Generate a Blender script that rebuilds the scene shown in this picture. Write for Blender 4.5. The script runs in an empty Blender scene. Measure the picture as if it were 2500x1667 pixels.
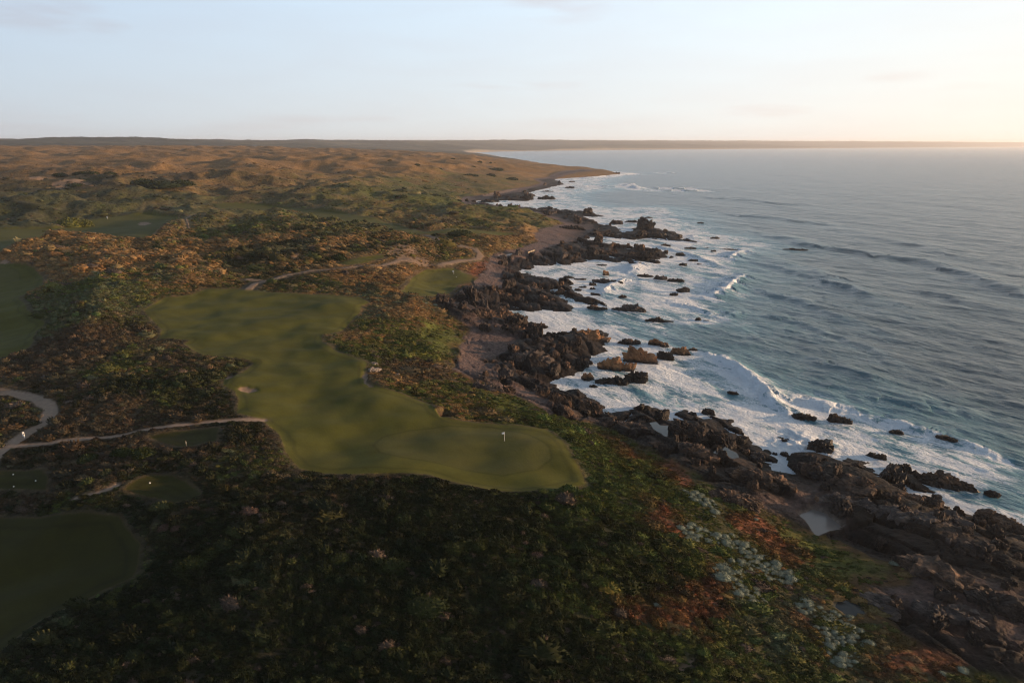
import bpy, math, random
import numpy as np
from mathutils import Vector, Matrix, Euler
R = math.radians
S = bpy.context.scene
COL = S.collection
F32 = np.float32
random.seed(7); RNG = np.random.default_rng(7)

# ------------------------------------------------------------------ camera
CAM_Z = 80.0; PITCH = R(16.1); FPX = 1667.0
cam_d = bpy.data.cameras.new('camera'); cam = bpy.data.objects.new('camera', cam_d); COL.objects.link(cam)
cam.location = (0, 0, CAM_Z); cam.rotation_euler = (R(90) - PITCH, 0, 0)
cam_d.sensor_width = 36.0; cam_d.lens = 36.0 * FPX / 2500.0
cam_d.clip_start = 0.5; cam_d.clip_end = 90000
S.camera = cam
# ------------------------------------------------------------------ sky, sun, exposure
SUN_EL = R(6.8); SUN_AZ = R(91.0)          # azimuth: to the right of the view
w = bpy.data.worlds.new("World"); S.world = w; w.use_nodes = True
def build_world():
    nt = w.node_tree; nt.nodes.clear(); N = nt.nodes.new; L = nt.links.new
    out = N('ShaderNodeOutputWorld'); bg = N('ShaderNodeBackground'); L(bg.outputs[0], out.inputs[0])
    sky = N('ShaderNodeTexSky'); sky.sky_type = 'NISHITA'; sky.sun_disc = False
    sky.sun_elevation = SUN_EL; sky.sun_rotation = SUN_AZ
    sky.altitude = 80; sky.air_density = 1.0; sky.dust_density = 1.6; sky.ozone_density = 1.5
    bg.inputs[1].default_value = 0.0645
    tc = N('ShaderNodeTexCoord')
    # thin high cloud: a pale veil low in the sky plus a few faint wisps
    sep = N('ShaderNodeSeparateXYZ'); L(tc.outputs['Generated'], sep.inputs[0])
    def math_(op, a, b=None, clamp=False):
        m = N('ShaderNodeMath'); m.operation = op; m.use_clamp = clamp
        for i, v in enumerate((a, b)):
            if v is None: continue
            if isinstance(v, (int, float)): m.inputs[i].default_value = v
            else: L(v, m.inputs[i])
        return m.outputs[0]
    z = sep.outputs[2]
    # towards-sun factor
    dot = N('ShaderNodeVectorMath'); dot.operation = 'DOT_PRODUCT'; L(tc.outputs['Generated'], dot.inputs[0])
    dot.inputs[1].default_value = (math.sin(SUN_AZ), math.cos(SUN_AZ), 0.05)
    sf = math_('MULTIPLY_ADD', dot.outputs['Value'], 0.5); 
    nt.nodes[-1].inputs[2].default_value = 0.5
    mrs = N('ShaderNodeMapRange'); L(dot.outputs['Value'], mrs.inputs[0]); mrs.inputs[1].default_value = -0.75; mrs.inputs[2].default_value = 1.0
    veil = N('ShaderNodeValToRGB'); L(mrs.outputs[0], veil.inputs[0]); cr = veil.color_ramp
    cr.elements[0].position = 0.0; cr.elements[0].color = (5.7, 6.5, 7.3, 1)
    cr.elements[1].position = 1.0; cr.elements[1].color = (23.0, 18.0, 13.0, 1)
    e = cr.elements.new(0.80); e.color = (10.9, 10.1, 8.9, 1)
    e = cr.elements.new(0.40); e.color = (8.3, 8.7, 8.8, 1)
    e = cr.elements.new(0.60); e.color = (9.8, 9.8, 9.4, 1)
    amt = N('ShaderNodeMapRange'); L(z, amt.inputs[0]); amt.inputs[1].default_value = 0.27; amt.inputs[2].default_value = 0.66; amt.interpolation_type = 'SMOOTHSTEP'
    amt.inputs[3].default_value = 0.94; amt.inputs[4].default_value = 0.06
    mix = N('ShaderNodeMix'); mix.data_type = 'RGBA'; L(amt.outputs[0], mix.inputs['Factor'])
    L(sky.outputs[0], mix.inputs[6]); 
    # blue increases upward
    up = N('ShaderNodeMapRange'); L(z, up.inputs[0]); up.inputs[1].default_value = 0.02; up.inputs[2].default_value = 0.20
    tint = N('ShaderNodeMix'); tint.data_type = 'RGBA'; tint.blend_type = 'MULTIPLY'
    L(up.outputs[0], tint.inputs['Factor']); L(veil.outputs[0], tint.inputs[6]); tint.inputs[7].default_value = (0.90, 1.04, 1.20, 1)
    # low grey bank on the landward horizon
    L(tint.outputs[2], mix.inputs[7])
    cur = mix.outputs[2]
    mp = N('ShaderNodeMapping'); mp.inputs['Scale'].default_value = (5.0, 5.0, 34.0); L(tc.outputs['Generated'], mp.inputs[0])
    nz = N('ShaderNodeTexNoise'); nz.inputs['Scale'].default_value = 1.0; nz.inputs['Detail'].default_value = 7; nz.inputs['Roughness'].default_value = 0.55
    L(mp.outputs[0], nz.inputs['Vector'])
    wr = N('ShaderNodeMapRange'); L(nz.outputs[0], wr.inputs[0]); wr.inputs[1].default_value = 0.40; wr.inputs[2].default_value = 0.62
    # wisps at given directions (clouds of the place)
    acc = None
    for (u, v, su, sv, a) in ((75, 42, 75, 24, .9), (245, 63, 45, 12, .8), (180, 18, 50, 12, .5), (1370, 16, 100, 30, 1.0), (1540, 10, 60, 24, .4), (1265, 210, 130, 9, .8), (1870, 272, 80, 12, .9),
                              (2200, 190, 60, 10, .6), (2325, 211, 70, 9, .6), (800, 291, 160, 8, .6), (120, 300, 500, 16, .55), (1450, 300, 260, 14, .35)):
        d = px_dir(u, v); 
        vm = N('ShaderNodeVectorMath'); vm.operation = 'SUBTRACT'; L(tc.outputs['Generated'], vm.inputs[0]); vm.inputs[1].default_value = d
        dt = N('ShaderNodeVectorMath'); dt.operation = 'DOT_PRODUCT'; L(vm.outputs[0], dt.inputs[0])
        h = Vector((d[1], -d[0], 0)).normalized(); dt.inputs[1].default_value = h * (1667.0 / su)
        a2 = math_('MULTIPLY', dt.outputs['Value'], dt.outputs['Value'])
        s2 = N('ShaderNodeSeparateXYZ'); L(vm.outputs[0], s2.inputs[0])
        zz = math_('MULTIPLY', s2.outputs[2], 1667.0 / sv)
        a3 = math_('MULTIPLY', zz, zz)
        g = math_('SUBTRACT', 1.0, math_('MULTIPLY', math_('ADD', a2, a3), 0.45), True)
        g = math_('MULTIPLY', g, a)
        acc = g if acc is None else math_('MAXIMUM', acc, g)
    wisp = math_('MULTIPLY', acc, wr.outputs[0], True)
    gen = math_('MULTIPLY', wr.outputs[0], 0.14)
    tot = math_('MAXIMUM', wisp, gen)
    cm = N('ShaderNodeMix'); cm.data_type = 'RGBA'; cm.blend_type = 'MULTIPLY'; L(math_('MULTIPLY', tot, 0.75, True), cm.inputs['Factor']); L(cur, cm.inputs[6]); cm.inputs[7].default_value = (0.90, 0.74, 0.70, 1)
    L(cm.outputs[2], bg.inputs[0])
_cp, _sp = math.cos(PITCH), math.sin(PITCH)
def px_dir(u, v):
    a, b, c = (u - 1250.0), FPX, (833.5 - v)
    d = Vector((a, b * _cp + c * _sp, -b * _sp + c * _cp)); return d.normalized()
build_world()
sun_d = bpy.data.lights.new('sun', 'SUN'); sun = bpy.data.objects.new('sun', sun_d); COL.objects.link(sun)
sun_d.energy = 5.0; sun_d.angle = R(0.6); sun_d.color = (1.0, 0.62, 0.34)
sv_ = Vector((math.sin(SUN_AZ) * math.cos(SUN_EL), math.cos(SUN_AZ) * math.cos(SUN_EL), math.sin(SUN_EL)))
sun.rotation_euler = sv_.to_track_quat('Z', 'Y').to_euler()
S.view_settings.view_transform = 'Standard'; S.view_settings.look = 'None'
S.view_settings.exposure = 0.68; S.view_settings.gamma = 1.0
S.render.engine = 'CYCLES'
S.cycles.max_bounces = 5; S.cycles.diffuse_bounces = 2; S.cycles.glossy_bounces = 2; S.cycles.volume_bounces = 1
S.cycles.use_denoising = True; S.cycles.filter_width = 1.2; S.cycles.sample_clamp_indirect = 4; S.cycles.caustics_reflective = False; S.cycles.caustics_refractive = False
try: S.cycles.denoiser = 'OPENIMAGEDENOISE'
except Exception: pass

# ------------------------------------------------------------------ numpy helpers
def unproj(u, v, z=0.0):
    """where the sight line of a traced photograph point meets the level z, in world metres"""
    u = np.asarray(u, float); v = np.asarray(v, float)
    a = (u - 1250.0); c = (833.5 - v)
    dx, dy, dz = a, FPX * _cp + c * _sp, -FPX * _sp + c * _cp
    dz = np.minimum(dz, -2.0)
    t = (z - CAM_Z) / dz
    return dx * t, dy * t
def _hash(ix, iy, s):
    n = (ix.astype(np.int64) * 374761393 + iy.astype(np.int64) * 668265263 + s * 1442695041) & 0xffffffff
    n = ((n ^ (n >> 13)) * 1274126177) & 0xffffffff
    n = (n ^ (n >> 16)) & 0xffffffff
    return n
def pnoise(x, y, s=0):
    xi = np.floor(x); yi = np.floor(y); fx = (x - xi).astype(F32); fy = (y - yi).astype(F32)
    xi = xi.astype(np.int64); yi = yi.astype(np.int64)
    ux = fx * fx * fx * (fx * (fx * 6 - 15) + 10); uy = fy * fy * fy * (fy * (fy * 6 - 15) + 10)
    def g(dx, dy):
        a = _hash(xi + dx, yi + dy, s).astype(F32) * F32(2 * math.pi / 4294967296.0)
        return np.cos(a) * (fx - dx) + np.sin(a) * (fy - dy)
    a = g(0, 0); b = g(1, 0); c = g(0, 1); d = g(1, 1)
    return ((a + (b - a) * ux) * (1 - uy) + (c + (d - c) * ux) * uy) * F32(1.5)
def fbm(x, y, lam, octv=4, s=0, gain=0.5, ridged=False, rot=0.5, minlam=None):
    """lam metres of the first octave; minlam: per-point smallest wavelength that the mesh can carry"""
    tot = np.zeros(np.shape(x), F32); amp = 1.0; nrm = 0.0
    cr_, sr_ = math.cos(rot), math.sin(rot)
    for o in range(octv):
        n = pnoise(x / lam, y / lam, s + o * 17)
        if ridged: n = 1.0 - 2.0 * np.abs(n)
        if minlam is not None: n = n * np.clip(lam / minlam - 1.0, 0, 1)
        tot += amp * n; nrm += amp
        amp *= gain; lam *= 0.5
        x, y = x * cr_ - y * sr_ + 13.7, x * sr_ + y * cr_ - 7.1
    return tot / nrm
def worley(x, y, s=0, tilt=False):
    xi = np.floor(x).astype(np.int64); yi = np.floor(y).astype(np.int64)
    f1 = np.full(x.shape, 9, F32); f2 = np.full(x.shape, 9, F32); idv = np.zeros(x.shape, F32); gx = np.zeros(x.shape, F32); gy = np.zeros(x.shape, F32)
    for dx in (-1, 0, 1):
        for dy in (-1, 0, 1):
            h = _hash(xi + dx, yi + dy, s); hx = (h & 0xffff).astype(F32) / 65535; hy = (h >> 16).astype(F32) / 65535
            d = np.sqrt((xi + dx + hx - x) ** 2 + (yi + dy + hy - y) ** 2).astype(F32)
            new = d < f1; an = hx * 17.0 + hy * 31.0
            gx = np.where(new, (x - xi - dx - hx) * np.cos(an) + (y - yi - dy - hy) * np.sin(an), gx)
            f2 = np.where(new, f1, np.minimum(f2, d)); idv = np.where(new, (h & 0xfff).astype(F32) / 4095, idv)
            f1 = np.where(new, d, f1)
    return (f1, f2, idv, gx.astype(F32)) if tilt else (f1, f2, idv)
def sstep(a, b, x):
    t = np.clip((x - a) / (b - a), 0, 1); return t * t * (3 - 2 * t)
def poly_sd(px, py, poly, closed=True, want_sign=True):
    """signed distance (metres) to a polygon: positive inside"""
    poly = np.asarray(poly, float); n = len(poly)
    d2 = np.full(px.shape, 1e18); ins = np.zeros(px.shape, bool)
    for i in range(n if closed else n - 1):
        ax, ay = poly[i]; bx, by = poly[(i + 1) % n]
        ex, ey = bx - ax, by - ay; L2 = ex * ex + ey * ey + 1e-12
        wx = px - ax; wy = py - ay
        t = np.clip((wx * ex + wy * ey) / L2, 0, 1)
        dx = wx - ex * t; dy = wy - ey * t
        np.minimum(d2, dx * dx + dy * dy, out=d2)
        if want_sign and ay != by:
            c = (ay > py) != (by > py)
            ins ^= c & (wx < ex * (wy / (by - ay)))
    d = np.sqrt(d2)
    return np.where(ins, d, -d) if want_sign else d
def poly_sd_box(px, py, poly, margin, closed=True, want_sign=True):
    poly = np.asarray(poly, float)
    m = (px > poly[:, 0].min() - margin) & (px < poly[:, 0].max() + margin) & (py > poly[:, 1].min() - margin) & (py < poly[:, 1].max() + margin)
    out = np.full(px.shape, -margin if want_sign else margin, float)
    if m.any(): out[m] = poly_sd(px[m], py[m], poly, closed, want_sign)
    return out

# ------------------------------------------------------------------ the coastline (sea level)
COAST_PX = [(2900,1400),(2750,1340),(2500,1282),(2461,1262),(2410,1242),(2380,1247),(2334,1240),(2298,1226),(2306,1222),(2283,1204),(2262,1196),(2232,1165),(2175,1155),(2142,1140),(2130,1122),(2063,1112),(2002,1101),(1951,1096),(1908,1094),(1921,1112),(1928,1145),(1912,1146),(1905,1122),(1882,1106),(1859,1080),(1844,1065),(1821,1045),(1790,1042),(1783,1024),(1747,1018),(1706,1016),(1670,1002),(1645,1012),(1637,1022),(1620,1009),(1579,997),(1543,996),(1515,1004),(1487,1010),(1471,999),(1451,975),(1426,958),(1405,948),(1380,960),(1357,941),(1332,932),(1370,921),(1421,906),(1439,881),(1446,868),(1477,857),(1464,847),(1468,837),(1486,817),(1472,806),(1408,806),(1388,812),(1365,829),(1339,829),(1301,819),(1293,804),(1301,791),(1275,786),(1263,775),(1242,768),(1224,757),(1240,757),(1306,760),(1393,760),(1393,750),(1378,735),(1367,725),(1395,730),(1429,743),(1434,753),(1472,756),(1487,750),(1464,736),(1421,727),(1398,714),(1400,697),(1383,686),(1332,676),(1293,668),(1263,668),(1270,656),(1306,658),(1339,650),(1378,649),(1418,640),(1449,634),(1491,638),(1534,641),(1606,643),(1600,634),(1634,627),(1619,615),(1598,610),(1538,601),(1513,597),(1470,598),(1449,590),(1428,584),(1449,583),(1491,581),(1544,585),(1583,581),(1630,587),(1698,592),(1676,582),(1657,568),(1598,558),(1544,558),(1527,567),(1491,553),(1466,547),(1428,534),(1396,529),(1419,527),(1449,529),(1480,529),(1419,517),(1360,512),(1321,514),(1304,511),(1270,507),(1219,503),(1168,500),(1141,496),(1168,490),(1219,490),(1287,491),(1308,484),(1292,474),(1296,469),(1330,461),(1379,450),(1364,442),(1352,438),(1424,433),(1499,430),(1516,426),(1500,421.5),(1424,412),(1330,400),(1250,390),(1200,382),(1165,376.5),(1150,373.5),(1200,371),(1300,369),(1500,366.5),(1800,364),(2100,361.5),(2500,359),(2900,358)]
_cx, _cy = unproj([p[0] for p in COAST_PX], [p[1] for p in COAST_PX], 0.0)
LAND = [(1500, -1200), (520, -120), (260, 40)] + list(zip(_cx.tolist(), _cy.tolist())) + [(60000, 26000), (90000, 90000), (-90000, 90000), (-90000, -2000)]
LAND = np.array(LAND)

def tr(x, y):
    return np.arctan2(x, y), np.log(np.maximum(np.hypot(x, y), 5.0))
# height control points: photograph pixel + height (near), or azimuth/distance + height (far)
HP = [(-200,1667,12),(0,1667,13),(400,1667,14),(800,1667,14),(1250,1667,13),(1600,1667,11),(1850,1667,8.5),(2100,1667,6.5),(2300,1667,5.5),(2500,1667,5),(2800,1667,5),
(-200,1500,9),(0,1500,10),(150,1350,9),(280,1440,10.5),(0,1270,9),(-200,1270,9),(500,1400,14.5),(800,1400,15),(1200,1400,14.5),(1500,1400,12.5),(1700,1400,9),(1900,1400,6.5),(2100,1400,5),(2300,1400,6),(2500,1450,6),(2200,1500,5.5),(2000,1520,6),
(700,1200,14),(900,1185,13.8),(1100,1205,13.8),(1250,1215,12.5),(1400,1210,11.8),(1600,1250,10),(1750,1250,7.5),(1880,1290,5),(2000,1280,2.2),(2150,1290,4),(2300,1330,5),(2500,1370,4),
(1380,1160,11),(1230,1080,11.3),(1000,1085,12),(800,1110,12),(1390,1110,11),(1300,1045,10.7),(900,1040,12.2),(700,1060,12.5),(1100,1150,12.2),
(800,950,12.8),(750,850,13.6),(600,780,15),(830,750,15.5),(880,870,13.2),(950,960,12.4),(1050,1000,11.6),(500,750,15.5),(660,900,13.2),
(1200,1010,8),(1280,1020,8),(1420,1060,7.5),(1540,1140,7.5),(1640,1200,7.5),
(1150,960,8.5),(1050,930,9.5),(960,900,11.5),(1120,880,6.5),(1000,800,10.5),(1080,820,7.5),(900,800,12.5),(960,740,13.5),(860,690,15),(1050,750,10.5),(1000,728,12.5),
(1480,1085,4),(1600,1100,3.6),(1700,1150,4.2),(1800,1130,4),(1850,1200,5),(2000,1170,4.5),(2150,1230,5),(2300,1270,5),(1700,1060,5),(2050,1140,3.5),
(1350,985,3.5),(1250,930,4),(1200,880,3.5),(1300,880,4),(1160,800,5),(1230,790,5),(1100,735,10),(1200,740,5),(1300,850,4),(1400,840,4),
(100,1065,12),(300,1055,12.5),(500,1010,14),(560,980,14.5),(300,960,15.5),(100,930,14),(0,980,13),(500,880,15),(540,950,14.5),(200,830,15.5),(-200,950,13),(50,1120,11.5),(200,1120,13),(400,1110,14),(600,1110,14.5),(60,1170,10.5),(200,1230,12.5),(400,1190,12),(500,1250,14),
(50,700,11),(40,820,11.5),(-200,720,11),(150,700,17),(150,800,16.5),(250,700,18.5),(350,680,19),(100,610,18.5),(250,590,20),(400,600,20),(-200,600,15),
(500,690,18),(620,672,16.5),(760,655,16.5),(900,642,16.5),(1000,630,15),(1040,668,9.5),(1120,670,8.5),(1040,705,8.5),(960,690,14),(900,665,16.5),(1100,715,7.5),(1170,650,6),(1170,620,8),(1080,620,12),(1230,620,6.5),(1300,600,6),
(950,590,19),(800,590,20),(700,600,17),(600,560,20),(1020,575,15),(1120,560,16),(1200,575,11),(1290,560,8),(1350,560,5),
(200,550,14),(0,590,14),(350,550,14.5),(60,530,19),(150,520,20),(350,505,20),(480,540,20),(640,505,16),(800,528,15),(960,552,13.5),(1120,552,12),(1230,568,9.5),(760,560,19),(950,525,17),(1100,525,15),(1250,530,9),(1300,530,6),
(-100,480,26),(200,475,26),(400,480,25),(600,480,23),(800,480,21),(1000,495,16),(1120,510,10),(1080,485,12),(1000,478,15),(1200,510,7),(1280,512,5),
(-100,440,36),(200,440,36),(400,445,34),(600,440,33),(800,440,28),(1000,445,19),(1150,455,10),(1250,445,9),(1120,475,4),
(-100,410,44),(200,410,44),(450,410,42),(700,410,38),(900,415,33),(1050,425,27),(1200,428,19),(1320,432,6),
(1250,405,24),(1350,412,16),(1420,418,7),(1480,423,5),(1150,395,34),(1050,388,42)]
_hx, _hy = [], []; _hz = []
for (u, v, z) in HP:
    a, b = unproj(u, v, z); _hx.append(float(a)); _hy.append(float(b)); _hz.append(z)
# (azimuth degrees, distance m, height) for the far land
FARP = [(-60,300,16),(-60,600,22),(-50,1100,38),(-36,1300,50),(-28,1300,50),(-20,1350,47),(-12,1400,42),(-8,1600,40),(-36,1900,58),(-28,2000,60),(-20,2000,58),(-13,2000,50),(-8,2100,46),(-4,2100,36),(0,2100,23),(4,2150,14),(7,2050,10),
(-60,2500,62),(-36,2700,68),(-28,2700,69),(-20,2700,66),(-13,2700,56),(-8,2800,48),(-4,3000,30),(-2,3300,18),(-2,2600,30),(3,2500,8),
(-36,3600,64),(-28,3600,64),(-20,3600,60),(-12,3800,45),(-6,4200,26),(-4,5500,18),(-3,7000,20),
(-55,6000,80),(-38,6000,78),(-33,6000,95),(-29.5,6000,122),(-26,6200,102),(-22,6400,84),(-17,7000,92),(-12,7500,88),(-8,8000,84),(-4,9000,70),(0,12000,118),(5,13500,124),(9,14000,110),(14,16000,116),(20,19000,122),(26,22000,130),(30,24000,124),(36,28000,118),(44,32000,105),(60,32000,110),
(-38,12000,110),(-25,12000,105),(-12,12000,112),(-6,14000,128)]
for (a, r, z) in FARP:
    _hx.append(r * math.sin(R(a))); _hy.append(r * math.cos(R(a))); _hz.append(z)
for i in range(0, len(_cx) - 1, 3):
    _hx.append(float(_cx[i])); _hy.append(float(_cy[i])); _hz.append(1.0)
_hx = np.array(_hx); _hy = np.array(_hy); _hz = np.array(_hz)
def _kern(r2): return np.sqrt(r2 + 0.0009)
_ht, _hl = tr(_hx, _hy)
_K = _kern((_ht[:, None] - _ht[None]) ** 2 + (0.8 * (_hl[:, None] - _hl[None])) ** 2) + np.eye(len(_ht)) * -0.004
_wts = np.linalg.solve(_K, _hz - 15.0)
def rbf(x, y):
    t, l = tr(x, y); t = t.astype(F32).ravel(); l = (0.8 * l).astype(F32).ravel(); out = np.zeros(t.shape, F32)
    for k in range(len(_wts)):
        out += F32(_wts[k]) * np.sqrt((t - F32(_ht[k])) ** 2 + (l - F32(0.8 * _hl[k])) ** 2 + F32(0.0009))
    return (out + 15.0).reshape(np.shape(x))
def base_h(x, y, sd=None):
    """smooth land form (no crags, no dune detail)"""
    if sd is None: sd = poly_sd(x, y, LAND)
    h = rbf(x, y)
    r = np.hypot(x, y)
    k = np.clip(0.30 + (r - 2500) / 9000 * -0.1, 0.12, 0.30)
    lim = np.where(sd > 0, 0.25 + sd * k, sd * 0.25)
    h = np.maximum(h, 0.8)
    # smooth minimum
    a = 1.2
    hh = -a * np.log(np.exp(-np.clip(h, -60, 300) / a) + np.exp(-np.clip(lim, -60, 300) / a) + 1e-38)
    hh = np.where(np.minimum(h, lim) > 40, np.minimum(h, lim), hh)
    return hh, sd
def march(pts):
    """photograph points -> world points on the smooth land"""
    pts = np.asarray(pts, float); a = pts[:, 0] - 1250.0; c = 833.5 - pts[:, 1]
    D = np.stack([a, FPX * _cp + c * _sp, -FPX * _sp + c * _cp], 1); D /= np.linalg.norm(D, axis=1)[:, None]
    ts = np.exp(np.linspace(math.log(70), math.log(9000), 500))
    X = D[:, 0:1] * ts; Y = D[:, 1:2] * ts; Z = CAM_Z + D[:, 2:3] * ts
    H = rbf(X, Y)
    below = Z < H
    i = np.where(below.any(1), below.argmax(1), len(ts) - 1); i = np.maximum(i, 1)
    r = np.arange(len(pts)); g0 = (Z - H)[r, i - 1]; g1 = (Z - H)[r, i]
    f = np.clip(g0 / (g0 - g1 + 1e-9), 0, 1); t = ts[i - 1] + f * (ts[i] - ts[i - 1])
    return np.stack([D[:, 0] * t, D[:, 1] * t, CAM_Z + D[:, 2] * t], 1)
def W(poly): return march(poly)[:, :2]

# vegetation line: everything landward is soil, seaward is rock
VEG_PX = [(2900,1700),(2500,1667),(2400,1640),(2250,1580),(2160,1500),(2120,1430),(2220,1425),(2230,1390),(2120,1350),(2050,1318),(1990,1300),(1920,1262),(1860,1245),(1790,1215),(1720,1170),(1640,1120),(1560,1080),(1480,1040),(1400,1018),(1345,1008),(1310,985),(1260,965),(1200,940),(1140,920),(1105,900),(1125,870),(1118,850),(1150,800),(1095,765),(1062,742),(1085,722),(1130,708),(1150,700),(1180,664),(1190,640),(1195,622),(1270,606),(1310,592),(1303,572),(1330,556),(1376,547),(1345,532),(1300,520),(1240,507),(1150,505),(1118,492),(1130,481),(1180,476),(1290,456),(1320,448),(1300,437),(1355,423),(1415,413),(1450,416)]
_vw = W(VEG_PX)
VEG = np.array([(600, -700), (150, -30)] + _vw.tolist() + [tuple(p) for p in LAND[-22:]] )
# the land polygon's far part closes the vegetation polygon too

# mown areas
MOWN = {
 'main_fairway': [(351,756),(402,725),(463,719),(504,707),(599,708),(640,713),(725,719),(810,720),(878,725),(902,737),(882,746),(878,763),(858,783),(830,810),(786,821),(786,838),(827,861),(895,885),(892,909),(895,936),(929,948),(997,965),(1048,987),(1069,1008),(1100,1025),(1180,1035),(1260,1038),(1330,1045),(1370,1070),(1395,1110),(1420,1150),(1430,1180),(1370,1190),(1320,1195),(1270,1198),(1200,1190),(1130,1176),(1050,1158),(950,1155),(850,1158),(780,1156),(730,1145),(700,1110),(680,1060),(655,1040),(640,1026),(600,1014),(579,1008),(582,974),(572,953),(545,940),(545,926),(592,909),(620,885),(606,878),(555,872),(504,868),(477,858),(450,838),(463,829),(388,824),(395,804),(361,773)],
 'left_fairway': [(-250,640),(0,641),(21,646),(64,648),(85,659),(104,676),(106,684),(98,705),(72,712),(45,727),(62,743),(64,756),(89,773),(110,788),(88,805),(80,835),(60,856),(0,872),(-250,890)],
 'valley_fairway': [(-250,640),(0,616),(21,605),(85,595),(149,580),(191,577),(276,577),(361,580),(383,565),(436,544),(434,531),(361,522),(276,527),(213,533),(181,552),(128,559),(0,559),(-250,560)],
 'long_fairway': [(514,497),(578,494),(640,500),(700,507),(836,521),(918,531),(1006,558),(1040,565),(1142,558),(1244,569),(1261,573),(1200,576),(1074,570),(1006,569),(938,557),(870,552),(819,541),(700,524),(646,521),(530,511)],
 'hollow_green': [(979,708),(995,695),(1006,676),(1040,657),(1108,654),(1140,670),(1169,677),(1160,690),(1120,694),(1100,712),(1074,720),(999,718)],
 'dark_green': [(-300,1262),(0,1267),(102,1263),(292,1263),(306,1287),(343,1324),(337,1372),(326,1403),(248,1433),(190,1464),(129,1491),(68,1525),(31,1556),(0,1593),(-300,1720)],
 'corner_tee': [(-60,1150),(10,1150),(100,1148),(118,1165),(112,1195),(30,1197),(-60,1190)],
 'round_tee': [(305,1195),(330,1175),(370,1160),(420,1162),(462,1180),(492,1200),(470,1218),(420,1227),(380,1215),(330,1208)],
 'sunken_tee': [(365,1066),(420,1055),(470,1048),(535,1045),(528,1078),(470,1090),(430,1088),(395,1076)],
 'hill_tee': [(818,643),(850,634),(890,628),(936,622),(938,630),(890,641),(850,647)],
 'seaside_tee': [(1232,621),(1255,615),(1290,611),(1306,614),(1298,620),(1270,626),(1240,627)],
}
GREENS = {'putting_green': [(915,1085),(935,1062),(1000,1047),(1100,1041),(1200,1043),(1290,1060),(1338,1090),(1343,1115),(1310,1140),(1230,1153),(1150,1143),(1060,1128),(980,1118),(930,1105)],
          'hollow_putting_green': [(1015,676),(1048,660),(1100,658),(1125,670),(1110,680),(1060,684),(1025,684)],
          'left_putting_green': [(-200,655),(0,650),(30,655),(46,668),(48,685),(0,690),(-200,690)]}
SANDS = {'bunker_fairway': [(580,947),(590,942),(606,941),(622,945),(628,950),(608,954),(590,952)],
 'bunker_rough': [(548,920),(556,912),(566,914),(564,922),(553,926)],
 'bunker_edge': [(889,908),(897,912),(894,925),(902,940),(910,944),(898,944),(889,932),(884,920)],
 'bunker_valley': [(336,548),(345,541),(365,541),(368,547),(352,551)],
 'bunker_valley_small': [(144,556),(150,551),(160,552),(158,557)],
 'bunker_left': [(0,640),(12,635),(22,640),(14,645),(0,645)],
 'dune_sand_left': [(0,432),(40,430),(90,434),(112,441),(70,441),(20,438)],
 'dune_sand_mid': [(126,452),(160,446),(200,444),(236,451),(215,462),(160,461)],
 'dune_sand_ridge': [(942,612),(965,604),(1010,615),(1050,638),(1058,650),(1010,648),(985,640),(955,628)],
 'dune_sand_bowl': [(684,630),(706,624),(735,634),(728,641),(704,638)],
 'beach_cove': [(1175,478),(1210,469),(1270,461),(1240,470),(1190,480)],
 'sand_scar': [(1735,1450),(1745,1436),(1762,1444),(1755,1462),(1740,1466)],
 'sand_scar_low': [(1655,1640),(1665,1612),(1690,1605),(1690,1620),(1672,1636)]}
BARE = {'bank_slot': [(1066,1003),(1085,1000),(1112,1010),(1108,1018),(1080,1018)]}
POOLS = {'sand_pool': [(1956,1252),(1987,1236),(2015,1246),(2035,1265),(2053,1282),(2020,1290),(1996,1302),(1984,1288),(1972,1268)],
 'tide_pool_a': [(1750,1097),(1762,1092),(1774,1090),(1781,1098),(1791,1104),(1796,1112),(1786,1121),(1780,1113),(1772,1107),(1763,1103)],
 'tide_pool_b': [(1590,1038),(1604,1036),(1614,1042),(1628,1041),(1636,1048),(1639,1057),(1624,1060),(1616,1052),(1603,1047)],
 'tide_pool_c': [(2046,1480),(2060,1470),(2085,1478),(2098,1492),(2070,1495)],
 
 'far_pond': [(1215,622),(1230,618),(1250,619),(1242,624),(1226,625)],
 'inlet_pool': [(1016,479),(1030,477),(1046,480),(1036,482)]}
RED = [[(1780,1250),(1850,1262),(1900,1288),(1940,1330),(1958,1365),(1910,1372),(1860,1325),(1790,1275)],
 [(1615,1130),(1640,1125),(1690,1165),(1690,1182),(1660,1185),(1630,1160)],
 [(1640,1470),(1680,1440),(1700,1460),(1722,1515),(1700,1545),(1640,1520),(1615,1490)],
 [(1580,1225),(1620,1235),(1680,1300),(1665,1320),(1600,1280)],[(1530,1480),(1560,1470),(1620,1480),(1640,1500),(1560,1495)],
 [(1155,690),(1145,660),(1160,640),(1190,632),(1196,650),(1175,668),(1200,700)],
 [(2240,1560),(2330,1560),(2400,1600),(2340,1640),(2240,1640),(2150,1667),(2120,1640)],
 [(1480,1055),(1530,1085),(1565,1120),(1545,1122),(1500,1085)],
 [(1690,1490),(1740,1420),(1760,1400),(1780,1470),(1740,1510)],[(1940,1480),(1980,1500),(2000,1540),(1960,1540)]]
MOSS = [[(1885,1278),(1990,1300),(2080,1340),(2180,1360),(2140,1410),(2020,1430),(1960,1400),(1940,1330)],
 [(1040,790),(1100,800),(1140,840),(1120,870),(1060,860),(1020,820)], [(1180,960),(1280,985),(1300,1005),(1200,1000)]]
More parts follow.
